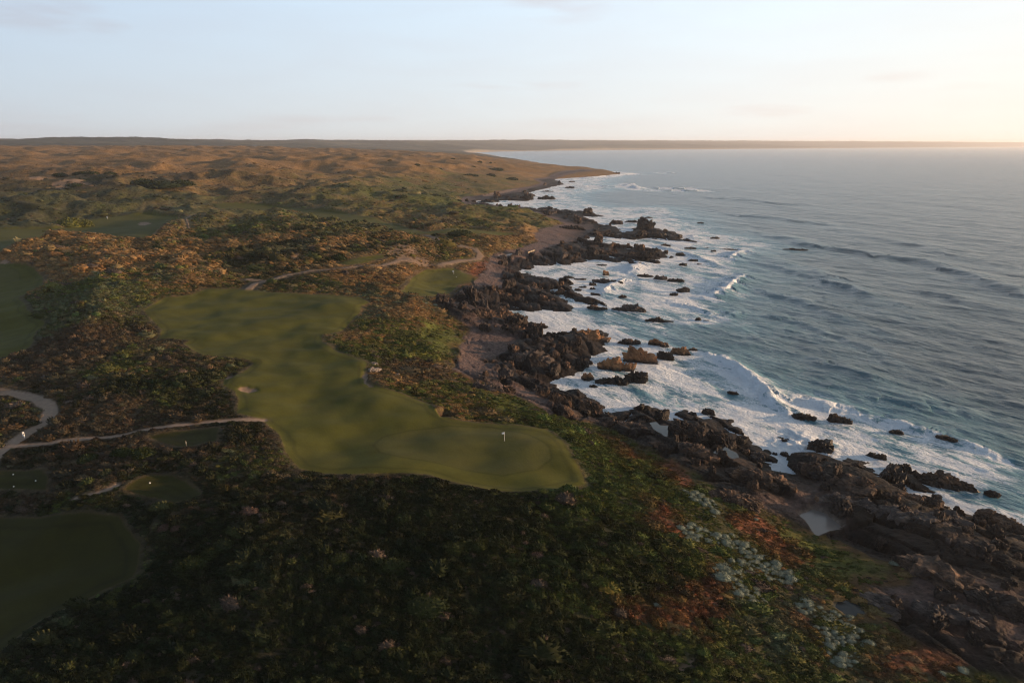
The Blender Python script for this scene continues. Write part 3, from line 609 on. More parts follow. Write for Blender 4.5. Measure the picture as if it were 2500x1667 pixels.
# breaking crests: photograph points at sea level, height, half width, foaminess
CREST = [([(1735,868),(1760,874),(1790,892),(1825,918),(1862,948),(1892,990),(1935,1010)], 1.7, 2.8, 1.0),
 ([(1737,722),(1755,716),(1776,704),(1796,688),(1815,674)], 2.3, 4.5, .85), ([(1775,775),(1785,768),(1800,760)], 1.2, 3.0, .5),
 ([(1782,632),(1795,622),(1812,612)], 1.8, 5, .8), ([(1812,612),(1880,632),(1984,662),(2100,716),(2150,740)], 1.0, 9, .2),
 ([(1862,572),(1900,578),(1935,588),(1963,598),(2080,616),(2244,640),(2371,676),(2438,698),(2560,740)], 1.9, 10, .14),
 ([(2065,570),(2160,586),(2269,606),(2400,640)], 1.2, 12, .05), ([(1538,668),(1545,655),(1560,642)], 1.6, 4, 1.0), ([(1466,716),(1490,700),(1523,684),(1550,688)], 1.2, 3, .9),
 ([(1575,459),(1640,460),(1700,461)], 2.0, 8, .9), ([(1610,465),(1670,466),(1730,466)], 2.0, 8, .9), ([(1425,436),(1480,430),(1555,424)], 2.2, 10, 1.0), ([(1400,455),(1470,455),(1545,457)], 1.6, 8, 1.0),
 ([(1618,423),(1645,422)], 2.0, 10, .8), ([(1532,455),(1545,450),(1560,462)], 2.0, 8, 1.0), ([(2100,1012),(2200,1035),(2330,1075),(2450,1120)], .9, 3.0, .75), ([(1900,960),(1990,985),(2080,1005)], .9, 2.6, .7), ([(1600,600),(1680,620),(1760,650)], 1.0, 4, .6), ([(1640,740),(1700,752),(1740,770)], .9, 3, .6), ([(1938,1084),(1960,1078),(1990,1090)], 1.4, 4, 1.0), ([(1672,581),(1690,578),(1700,588)], 1.2, 5, 1.0),
 ([(1850,640),(1930,660),(2050,700),(2180,740)], 1.1, 7, .2), ([(1830,700),(1950,735),(2100,790)], .9, 6, .25), ([(1860,760),(1990,800),(2150,860)], .8, 5, .2), ([(1700,480),(1850,492),(2000,506)], 1.4, 14, .05), ([(1750,520),(1900,535),(2050,552)], 1.3, 12, .15), ([(2200,700),(2350,735),(2500,775)], 1.0, 8, .05), ([(1960,870),(2080,905),(2200,950)], .7, 4, .15),
 ([(1180,385),(1300,383),(1420,384)], 2.0, 30, .7), ([(1250,379),(1330,378)], 2.0, 30, .7), ([(2100,960),(2200,985),(2330,1000)], .7, 3, .2), ([(1990,930),(2080,955)], .6, 3, .15)]
ths = np.linspace(R(-12), R(58), 1400); rs = radii(85, 34000, .0042, .30)
XS, YS, RS, SS = grid(ths, rs)
shp = XS.shape; xs = XS.ravel(); ys = YS.ravel(); rS = RS.ravel(); mls = np.maximum(SS.ravel() * 2.0, .3)
wob = np.clip(rS / 220, .6, 4.0)
sds = poly_sd(xs + fbm(xs, ys, 7.0, 3, 11, minlam=mls) * 2.2 * wob, ys + fbm(xs, ys, 7.0, 3, 12, minlam=mls) * 2.2 * wob, LAND)
off = np.maximum(-sds, 0)
# swell and wind sea, running to the left and slightly towards the camera
def waves(x, y, lam, seed, ang, sharp=1.0, stretch=3.0):
    c, s = math.cos(ang), math.sin(ang); a = x * c + y * s; b = -x * s + y * c
    a = a + 0.35 * lam * pnoise(a / (lam * 2.3), b / (lam * 4), seed + 5)
    n = fbm(a, b / stretch, lam * .62, 2, seed, gain=.4, rot=0.08)
    return 1 - np.abs(n) * 2 if sharp > 1 else n
KA = math.atan2(-.22, -.975)
shelter = sstep(0, 60, off)
zs = np.zeros(xs.shape)
for (lam, amp, dang, sd_, st) in ((95, .70, .0, 1, 4.5), (42, .50, .25, 2, 3.5), (22, .55, .55, 3, 3.2), (11, .55, .70, 4, 2.8), (5.5, .36, .40, 5, 2.5), (2.7, .18, .85, 6, 2.2)):
    att = np.clip(lam / (mls * 1.05) - 1.0, 0, 1)
    zs += amp * att * waves(xs, ys, lam, 500 + sd_ * 10, KA + dang, 1, st) * (.45 + .55 * shelter)
crest_foam = np.zeros(xs.shape)
for ci, (pp, hgt, hw, fo) in enumerate(CREST):
    ax, ay = unproj([p[0] for p in pp], [p[1] for p in pp]); pl = np.stack([ax, ay], 1); mg = hw * 9
    bx = (xs > pl[:, 0].min() - mg) & (xs < pl[:, 0].max() + mg) & (ys > pl[:, 1].min() - mg) & (ys < pl[:, 1].max() + mg)
    if not bx.any(): continue
    x_, y_ = xs[bx], ys[bx]; n1 = fbm(x_, y_, hw * 3, 3, 600 + ci)
    qx = x_ + n1 * hw * .8; qy = y_ + n1 * hw * .3
    d = poly_sd(qx, qy, pl, closed=False, want_sign=False)
    # which side: seaward (away from land) slope is gentle
    dl = sds[bx]
    # landward side steeper
    ctr = poly_sd(pl[:, 0], pl[:, 1], LAND)
    k_ = np.argmin((qx[:, None] - pl[:, 0]) ** 2 + (qy[:, None] - pl[:, 1]) ** 2, axis=1)
    side = np.sign((qx - pl[k_, 0]) * -.97 + (qy - pl[k_, 1]) * -.2)    # >0: landward
    wdt = np.where(side > 0, hw * .55, hw * 1.5)
    end = np.exp(-(np.minimum(np.hypot(qx - pl[0, 0], qy - pl[0, 1]), np.hypot(qx - pl[-1, 0], qy - pl[-1, 1])) / (hw * 2.0)) ** 2)
    bump = hgt * np.exp(-(d / wdt) ** 2) * (1 - .75 * end)
    rag = fo * (.9 * fbm(x_, y_, 2.2, 4, 650 + ci, gain=.65, minlam=mls[bx] * .7) + .35 * fbm(x_, y_, 6.5, 3, 690 + ci, ridged=True, minlam=mls[bx] * .7)) * np.exp(-(d / (hw * 1.5)) ** 2) * hgt * .8
    zs[bx] += bump + rag * 1.2
    cf = fo * np.exp(-(d / (hw * np.where(side > 0, 4.5, .75))) ** 2)
    cf = cf * (.80 + .55 * fbm(x_, y_, 7.0, 4, 660 + ci, gain=.6)); crest_foam[bx] = np.maximum(crest_foam[bx], cf)
fsd = poly_sd(xs + 9 * fbm(xs, ys, 40, 3, 610), ys + 9 * fbm(xs, ys, 40, 3, 611), FOAMP)
edge = np.clip(rS * .035, 6, 40)
fo = sstep(-1, 1, fsd / edge) * (.565 + .30 * fbm(xs, ys, 34, 3, 620) + .18 * fbm(xs, ys * .5, 12, 2, 621))
fo = fo + .16 * np.exp(-off / (4 + rS * .008)) * (fsd > -10)
streak = sstep(.25, .7, fbm(xs * .5, ys, 60, 4, 622)) * .16 * sstep(-160, 0, fsd)
fo = np.maximum(fo, streak); fo = np.maximum(fo, crest_foam * .98 + .02)
fo = fo + .10 * crest_foam; fo = np.maximum(fo, .34 * sstep(-60, -4, fsd) * sstep(-.15, .5, fbm(xs, ys * .6, 30, 4, 623)) * (rS < 1500))
fo = np.maximum(fo, .5 * np.exp(-off / 3.0))
fo = np.where(rS > 3000, fo * .4 + np.exp(-off / 60) * .5, fo)
fo = np.clip(fo, 0, 1.1)
zs += fo * .16 * fbm(xs, ys, 3.0, 3, 630, gain=.6, minlam=mls)
shal = np.clip(sstep(-60, 30, fsd) * (1 - sstep(1400, 2200, rS)) + .5 * crest_foam, 0, 1)
zs *= (1 - sstep(6000, 15000, rS))
QS = quads(*shp); kq = (np.maximum.reduce([sds[QS[:, k]] for k in range(4)]) < 28); QS = QS[kq]
used, inv = np.unique(QS, return_inverse=True)
def water_mat():
    m, nt, b = new_mat('sea_water'); N = nt.nodes.new; L = nt.links.new
    def A(n): a = N('ShaderNodeAttribute'); a.attribute_name = n; return a.outputs['Fac']
    g = N('ShaderNodeNewGeometry')
    def noise(scale, det, dist=0., rough=.6, stretch=(1, 1, 1), rz=0.):
        mp = N('ShaderNodeMapping'); mp.vector_type = 'TEXTURE'; mp.inputs['Scale'].default_value = (1 / stretch[0], 1 / stretch[1], 1); mp.inputs['Rotation'].default_value = (0, 0, rz); L(g.outputs['Position'], mp.inputs[0])
        n = N('ShaderNodeTexNoise'); n.inputs['Scale'].default_value = scale; n.inputs['Detail'].default_value = det; n.inputs['Distortion'].default_value = dist; n.inputs['Roughness'].default_value = rough
        L(mp.outputs[0], n.inputs['Vector']); return n.outputs[0]
    def mth(op, a, bb=None, c=None, clamp=False):
        n = N('ShaderNodeMath'); n.operation = op; n.use_clamp = clamp
        for i, v in enumerate((a, bb, c)):
            if v is None: continue
            if isinstance(v, (int, float)): n.inputs[i].default_value = v
            else: L(v, n.inputs[i])
        return n.outputs[0]
    foam = A('foam'); shallow = A('shallow')
    # lacy foam: warped ridges at two sizes plus soft patches
    n1 = noise(.22, 8, 1.8, .62, (1.5, .7, 1), .6); n2 = noise(.85, 6, 1.2, .6); n3 = noise(.07, 7, 1.2, .62, (1.7, .5, 1), .6)
    r1 = mth('SUBTRACT', 1.0, mth('MULTIPLY', mth('ABSOLUTE', mth('SUBTRACT', n1, .5)), 6.5), clamp=True)
    r2 = mth('SUBTRACT', 1.0, mth('MULTIPLY', mth('ABSOLUTE', mth('SUBTRACT', n2, .5)), 7.0), clamp=True)
    tex = mth('ADD', mth('MULTIPLY', r1, .34), mth('MULTIPLY', r2, .18))
    tex = mth('ADD', tex, mth('MULTIPLY', mth('SUBTRACT', n3, .5), 2.9))
    tex = mth('ADD', tex, mth('MULTIPLY', mth('SUBTRACT', n2, .5), .6))
    lev = mth('ADD', tex, mth('MULTIPLY', mth('SUBTRACT', foam, .62), 2.0))
    mr = N('ShaderNodeMapRange'); mr.interpolation_type = 'SMOOTHSTEP'; L(lev, mr.inputs[0]); mr.inputs[1].default_value = -.06; mr.inputs[2].default_value = .44
    gate = N('ShaderNodeMapRange'); L(foam, gate.inputs[0]); gate.inputs[1].default_value = .02; gate.inputs[2].default_value = .2
    fm = mth('MULTIPLY', mr.outputs[0], gate.outputs[0], clamp=True)
    deep = N('ShaderNodeMix'); deep.data_type = 'RGBA'; L(shallow, deep.inputs['Factor']); deep.inputs[6].default_value = (.052, .088, .112, 1); deep.inputs[7].default_value = (.035, .140, .185, 1)
    # aerated water under the foam is milky
    milk = N('ShaderNodeMix'); milk.data_type = 'RGBA'; L(mth('MULTIPLY', mth('MULTIPLY', foam, 1.7), mth('ADD', n3, .0), clamp=True), milk.inputs['Factor']); L(deep.outputs[2], milk.inputs[6]); milk.inputs[7].default_value = (.17, .34, .43, 1)
    L(milk.outputs[2], b.inputs['Base Color']); b.inputs['Roughness'].default_value = .26; b.inputs['IOR'].default_value = 1.333
    # ripples
    w1 = noise(.32, 5, .3, .6, (1.0, .33, 1), .80); w2 = noise(1.3, 4, .2, .6, (1.0, .45, 1), .65); w3 = noise(.08, 4, .3, .6, (1.0, .33, 1), .55)
    w4 = noise(.026, 4, .3, .6, (1.0, .3, 1), .5)
    hsum = mth('ADD', mth('MULTIPLY', w4, 5.0), mth('ADD', mth('ADD', mth('MULTIPLY', w1, 1.7), mth('MULTIPLY', w2, .5)), mth('MULTIPLY', w3, 3.4)))
    bp = N('ShaderNodeBump'); bp.inputs['Strength'].default_value = .9; bp.inputs['Distance'].default_value = 1.0; L(hsum, bp.inputs['Height']); L(bp.outputs[0], b.inputs['Normal'])
    fb = N('ShaderNodeBsdfDiffuse'); fb.inputs[0].default_value = (.74, .80, .87, 1)
    bp2 = N('ShaderNodeBump'); bp2.inputs['Strength'].default_value = .8; bp2.inputs['Distance'].default_value = 1.1; L(mth('ADD', mth('MULTIPLY', n1, 1.6), n2), bp2.inputs['Height']); L(bp2.outputs[0], fb.inputs['Normal'])
    ms = N('ShaderNodeMixShader'); L(fm, ms.inputs[0]); L(b.outputs[0], ms.inputs[1]); L(fb.outputs[0], ms.inputs[2])
    L(ms.outputs[0], nt.nodes['Material Output'].inputs[0]); return m
M_WATER = water_mat()
sea = mesh_from('sea', np.stack([xs, ys, zs], 1)[used], inv.reshape(QS.shape), None, M_WATER, True, {'foam': fo[used], 'shallow': shal[used]})
tag(sea, 'grey blue sea with white surf breaking along the rocks', None, None, 'structure')
print('sea faces', len(QS))
# still pools on the rock and the inland pond
def pool_mat():
    m, nt, b = new_mat('pool_water'); b.inputs['Base Color'].default_value = (.20, .175, .16, 1); b.inputs['Roughness'].default_value = .2; b.inputs['IOR'].default_value = 1.33
    add_bump(nt, b, 1.5, .15, .03, 2); return m
M_POOL = pool_mat(); M_TIDE = M_POOL.copy(); M_TIDE.name = 'tide_water'; M_TIDE.node_tree.nodes['Principled BSDF'].inputs['Base Color'].default_value = (.03, .035, .035, 1); M_TIDE.node_tree.nodes['Principled BSDF'].inputs['Roughness'].default_value = .08
for k in POOLS:
    p = WP('p', k); c = p.mean(0); ring = []
    n = len(p); P = np.array(p)
    for i in range(n):
        for f in (0, .5):
            q = P[i] * (1 - f) + P[(i + 1) % n] * f; q = q + (q - c) / np.linalg.norm(q - c) * .9; ring.append((q[0], q[1], POOLZ[k]))
    me = bpy.data.meshes.new('rock_pool'); me.from_pydata(ring, [], [list(range(len(ring)))]); me.materials.append(M_TIDE if k.startswith('tide') else M_POOL)
    o = bpy.data.objects.new('pool_water', me); COL.objects.link(o); o['kind'] = 'structure'


# ------------------------------------------------------------------ rocks
M_ROCKS = {}
def rock_mat(name, c1, c2, c3, wet=1.1):
    m, nt, b = new_mat(name); N = nt.nodes.new; L = nt.links.new
    g = N('ShaderNodeNewGeometry')
    n = N('ShaderNodeTexNoise'); n.inputs['Scale'].default_value = .35; n.inputs['Detail'].default_value = 8; n.inputs['Roughness'].default_value = .68; L(g.outputs['Position'], n.inputs['Vector'])
    cr = N('ShaderNodeValToRGB'); cr.color_ramp.elements[0].position = .33; cr.color_ramp.elements[0].color = (*c1, 1); cr.color_ramp.elements[1].position = .68; cr.color_ramp.elements[1].color = (*c3, 1)
    e = cr.color_ramp.elements.new(.5); e.color = (*c2, 1); L(n.outputs[0], cr.inputs[0])
    # dark wet band just above the water
    sp = N('ShaderNodeSeparateXYZ'); L(g.outputs['Position'], sp.inputs[0])
    n2 = N('ShaderNodeTexNoise'); n2.inputs['Scale'].default_value = .6; n2.inputs['Detail'].default_value = 4; L(g.outputs['Position'], n2.inputs['Vector'])
    ad = N('ShaderNodeMath'); ad.operation = 'MULTIPLY_ADD'; L(n2.outputs[0], ad.inputs[0]); ad.inputs[1].default_value = -2.2; L(sp.outputs[2], ad.inputs[2])
    mr = N('ShaderNodeMapRange'); L(ad.outputs[0], mr.inputs[0]); mr.inputs[1].default_value = wet - 1.4; mr.inputs[2].default_value = wet - .2; mr.inputs[3].default_value = 1; mr.inputs[4].default_value = 0
    mx = N('ShaderNodeMix'); mx.data_type = 'RGBA'; L(mr.outputs[0], mx.inputs['Factor']); L(cr.outputs[0], mx.inputs[6]); mx.inputs[7].default_value = (.014, .012, .012, 1)
    L(mx.outputs[2], b.inputs['Base Color'])
    rg = N('ShaderNodeMapRange'); L(mr.outputs[0], rg.inputs[0]); rg.inputs[3].default_value = .85; rg.inputs[4].default_value = .35; L(rg.outputs[0], b.inputs['Roughness'])
    b.inputs['Specular IOR Level'].default_value = .35
    add_bump(nt, b, 1.1, 1.0, .55, 6, rough=.7); return m
M_ROCKS['orange'] = rock_mat('orange_rock', (.09, .045, .026), (.26, .135, .068), (.36, .20, .10), .9)
M_ROCKS['brown'] = rock_mat('brown_rock', (.014, .011, .010), (.060, .039, .029), (.23, .135, .085))
M_ROCKS['grey'] = rock_mat('grey_rock', (.022, .019, .019), (.070, .057, .053), (.16, .125, .108), .6)
M_ROCKS['black'] = rock_mat('black_rock', (.012, .010, .010), (.026, .020, .018), (.055, .038, .030), 2.6)
M_ROCKS['pale'] = rock_mat('pale_rock', (.16, .13, .11), (.26, .22, .19), (.36, .31, .27), -9)
def ico(sub):
    import bmesh
    bm = bmesh.new(); bmesh.ops.create_icosphere(bm, subdivisions=sub, radius=1.0)
    v = np.array([x.co[:] for x in bm.verts]); f = np.array([[l.index for l in x.verts] for x in bm.faces]); bm.free(); return v, f
ICO = {k: ico(k) for k in (1, 2, 3, 4, 5, 6)}
def noise3(p, lam, s, octv=4, gain=.55, ridged=False):
    """cheap 3-D noise from three slices"""
    a = fbm(p[:, 0] + .37 * p[:, 2], p[:, 1] - .21 * p[:, 2], lam, octv, s, gain, ridged)
    b = fbm(p[:, 1] + .31 * p[:, 0], p[:, 2] + .11 * p[:, 0], lam, octv, s + 3, gain, ridged)
    c = fbm(p[:, 2] - .27 * p[:, 1], p[:, 0] + .17 * p[:, 1], lam, octv, s + 7, gain, ridged)
    return (a + b + c) / 3 * 1.5
def lump(rng, sub, hx, hy, hz, planes=14, crag=1.0, strat=None):
    """one craggy block: a sphere cut by planes, then cracked and roughened"""
    v, f = ICO[sub]; v = v.copy()
    n = rng.normal(size=(planes, 3)); n[:, 2] *= .45; n[0] = (rng.normal() * .15, rng.normal() * .15, 1); n[1] = (rng.normal() * .5, rng.normal() * .5, 1); n /= np.linalg.norm(n, axis=1)[:, None]
    d = rng.uniform(.72, 1.0, planes); d[0] = .62; d[1] = .7
    dots = v @ n.T
    rad = np.min(np.where(dots > .08, d / np.maximum(dots, .08), 9.0), axis=1); rad = np.minimum(rad, 1.25)
    v = v * rad[:, None] * np.array([hx, hy, hz])
    s = int(rng.integers(1, 90000)); L0 = (hx + hy) * .5
    out = v / (np.linalg.norm(v, axis=1)[:, None] + 1e-6)
    q = v.copy()
    if strat is None: strat = rng.uniform(-.7, .7)
    ca, sa = math.cos(strat), math.sin(strat); sx = q[:, 0] * ca + q[:, 1] * sa + q[:, 2] * .25; sy = -q[:, 0] * sa + q[:, 1] * ca + q[:, 2] * .45
    f1, f2, idv, gt = worley(sx / (L0 * .55), sy / (L0 * .22), s, True); e = sstep(0, .14, f2 - f1)
    g1, g2, idg, gg = worley((sx + q[:, 2] * .3) / (L0 * .24), (sy + q[:, 2]) / (L0 * .12), s + 5, True); e2 = sstep(0, .16, g2 - g1)
    disp = L0 * crag * ((idv - .5) * .26 + gt * .15 - (1 - e) * .15 + (idg - .5) * .13 + gg * .09 - (1 - e2) * .07) + L0 * crag * .10 * noise3(q, L0 * .5, s + 9, 5, .62)
    return v + out * disp[:, None], f
def rock(name, mat, x, y, z, wx, wy, h, seed, label, cat='rock', group=None, lobes=1, sub=5, rot=0.0, crag=1.0, parent_z=None):
    rng = np.random.default_rng(seed); VV = []; FF = []; o = 0
    for i in range(lobes):
        if lobes == 1: cx, cy, sc = 0, 0, 1.0
        else:
            t = (i / (lobes - 1)) * 2 - 1; cx = t * wx * (.20 if lobes == 2 else .27) + rng.normal() * wx * .03; cy = rng.normal() * wy * .10; sc = (1 - .35 * abs(t)) * rng.uniform(.75, 1.05)
        k = 1.0 if lobes == 1 else .62
        v, f = lump(rng, sub if i == 0 or lobes < 3 else max(sub - 1, 2), wx / 2 * (1.0 if lobes == 1 else (.75 if lobes < 4 else .55)), wy / 2 * (sc if lobes > 1 else 1), h * .95 * sc, crag=crag)
        v = v + np.array([cx, cy, -.08 * h])
        v[:, 2] = np.maximum(v[:, 2], -h * .55 - .6)
        VV.append(v); FF.append(f + o); o += len(v)
    v = np.vstack(VV); f = np.vstack(FF)
    v[:, 0] *= wx / (v[:, 0].max() - v[:, 0].min()); v[:, 1] *= wy / (v[:, 1].max() - v[:, 1].min()); up = v[:, 2] > 0; v[up, 2] *= h / max(v[:, 2].max(), .01)
    ca, sa = math.cos(rot), math.sin(rot); v = np.stack([v[:, 0] * ca - v[:, 1] * sa, v[:, 0] * sa + v[:, 1] * ca, v[:, 2]], 1)
    ob = mesh_from(name, v, f, None, M_ROCKS[mat], False); ob.location = (x, y, z)
    return tag(ob, label, cat, group)
# rocks standing in the surf: x centre, foot y, width px, height px, kind, lobes, label
SEA = [
 (1436,836,100,36,'orange',3,'tawny orange block of cliff rock at the outermost end of the mid headland'),
 (1559,890,84,46,'orange',1,'largest orange sea stack, flat topped with grooved sunlit face'),
 (1500,910,86,38,'orange',2,'rounded orange rock between the grooved stack and the black rock'),
 (1548,938,66,34,'black',1,'black wet rock dome in front of the rounded orange rock'),
 (1495,942,76,26,'black',2,'low black wet rock left of the black dome'),
 (1434,930,30,20,'orange',1,'small ochre boulder alone in the foam beside the headland'),
 (1448,947,26,9,'black',1,'small dark rock awash below the ochre boulder'),
 (1362,822,54,15,'black',2,'low black reef left of the tawny headland block'),
 (1598,844,34,17,'orange',1,'orange knob behind the grooved sea stack'),
 (1623,848,24,13,'orange',1,'small pale orange knob right of the first orange knob'),
 (1624,879,40,22,'black',1,'dark wet rock tucked right of the grooved sea stack'),
 (1662,868,48,24,'orange',3,'jagged orange ridge at the seaward end of the stack group'),
 (1690,858,22,10,'brown',1,'small brown tip beyond the jagged orange ridge'),
 (1532,841,54,18,'brown',3,'row of brown pinnacles just behind the grooved stack'),
 (1540,764,86,24,'grey',3,'grey brown reef washed by foam right of the dark spur'),
 (1606,787,62,15,'brown',3,'long thin brown reef alone in open surf'),
 (1669,714,30,13,'brown',1,'peaked brown rock in calm foam, larger of a pair'),
 (1645,722,20,7,'brown',1,'small flat rock left of the peaked brown rock'),
 (1705,783,18,9,'brown',1,'small dark rock awash in front of the curling wave, larger of two'),
 (1724,785,13,4,'black',1,'tiny black rock right of the small dark rock by the wave'),
 (1480,673,17,13,'orange',1,'small bright orange boulder in the pale lagoon'),
 (1485,692,70,12,'grey',2,'flat grey slab in the lagoon below the orange boulder'),
 (1417,684,28,6,'brown',1,'low brown rock at the lagoon edge beside the shore'),
 (1388,680,26,8,'brown',1,'dark rounded rock at the near rim of the lagoon'),
 (1446,699,20,10,'black',1,'upper of two stacked dark rocks by the grey slab'),
 (1446,709,18,8,'black',1,'lower of two stacked dark rocks by the grey slab'),
 (1456,723,26,9,'brown',1,'brown rock by the foaming ramp wave near the spur'),
 (1423,704,26,7,'black',1,'low black rock beside the serrated shore ridge'),
 (1411,711,16,7,'black',1,'small black rock touching the serrated shore ridge'),
 (1520,728,22,9,'brown',1,'brown half sunk rock behind the foam washed reef'),
 (1573,676,36,8,'grey',3,'left reef in the chain of three across the bay'),
 (1614,683,34,11,'grey',2,'middle reef in the chain of three across the bay'),
 (1648,688,38,9,'brown',2,'right reef in the chain of three across the bay'),
 (1504,548,31,11,'brown',1,'pyramid shaped dark rock behind the long black spit'),
 (1545,544,38,7,'black',3,'low black skerry right of the pyramid rock'),
 (1626,602,24,7,'brown',1,'dark skerry just below the tip of the long spit'),
 (1687,608,26,5,'black',1,'flat skerry seaward of the long spit'),
 (1661,625,22,8,'brown',1,'peaked skerry off the second rocky spit'),
 (1624,620,13,9,'brown',1,'small pointed rock at the end of the second spit'),
 (1745,584,21,6,'brown',1,'lone humped rock in open water beyond the spits'),
 (1727,607,24,3,'black',1,'thin rock line in mid bay, nearer the spit'),
 (1778,610,38,4,'black',3,'long thin reef in mid bay near the breaking crest'),
 (1742,615,14,5,'black',1,'small rock under the thin mid bay reef'),
 (1947,612,52,6,'brown',2,'flat brown reef far out near the green swell'),
 (1692,638,22,6,'brown',2,'upper reef in the middle of the foam field'),
 (1666,648,18,6,'brown',1,'brown reef left in the middle of the foam field'),
 (1707,646,12,3,'brown',1,'tiny reef right in the middle of the foam field'),
 (1584,532,17,3,'black',1,'faint dark skerry far behind the pyramid rock'),
 (1712,545,16,3,'black',1,'faint skerry in open water beyond the foam edge'),
 (1469,648,24,4,'brown',2,'low rock strip in the lagoon mouth'),
 (1550,645,30,6,'brown',2,'brown rocks at the foot of the second spit'),
 (1335,487,44,10,'black',3,'black skerry beside the small cove point'),
 (1193,494,48,8,'black',3,'dark reef inside the small pale cove'),
 (1335,469,28,4,'black',3,'row of small rocks beyond the cove'),
 (1391,460,22,5,'black',1,'far skerry below the headland surf'),
 (1395,445,14,3,'black',1,'tiny skerry close under the far headland'),
 (1502,426,22,6,'brown',2,'rock at the very tip of the far headland'),
 (1963,1024,52,18,'black',2,'long black rock in white surf, nearer shore'),
 (2046,1034,48,22,'brown',2,'brown rock rising from surf with sunlit crest'),
 (2189,1060,28,12,'brown',1,'small brown rock alone in white surf at right'),
 (2282,1058,20,7,'brown',1,'upper of two rocks at the right surf edge'),
 (2310,1078,38,16,'brown',1,'lower rounded rock at the right surf edge'),
 (1790,963,26,9,'brown',1,'small red brown rock behind the churned breaker'),
 (1928,1081,32,9,'black',1,'dark flat rock at the foot of the surf burst'),
 (1906,1071,14,5,'black',1,'tiny dark rock left of the flat rock by the surf burst'),
 (1730,1013,32,17,'black',1,'black knob standing just off the big dark knoll'),
 (2203,1155,58,22,'black',3,'black reef with trickling water off the layered shelf'),
 (2300,1192,122,38,'brown',4,'long dark slab rock separated by a foamy gut'),
 (2420,1214,28,14,'black',1,'small black rock in surf near the right border'),
 (2142,1122,40,18,'brown',2,'jagged wet rocks at the outer rim of the shelf')]
for i, (u, v, wp, hp, mt, lb, lab) in enumerate(SEA):
    x, y = unproj(u, v, 0.0); x = float(x); y = float(y); d = math.sqrt(x * x + y * y + 6400); mpp = d / FPX
    dep = math.asin(80 / d)
    wd = wp * mpp; dp = wd * (.60 if lb == 1 else .42)
    dp = min(dp, .75 * hp * mpp / math.sin(dep)); dp = max(dp, .22 * wd); hh = max((hp * mpp - .8 * dp * math.sin(dep)) / math.cos(dep), .5 * hp * mpp)
    az = math.atan2(x, y)
    sub = 6 if wp > 60 else (5 if wp > 24 else 4)
    if lb > 1 and sub > 5: sub = 5
    rock('sea_rock', mt, x + math.sin(az) * dp * .45, y + math.cos(az) * dp * .45, 0.0, wd * 1.12, dp * 1.05, hh * 1.12, 100 + i, lab, 'rock', 'rocks standing in the surf', lb, sub, -az + random.uniform(-.12, .12))
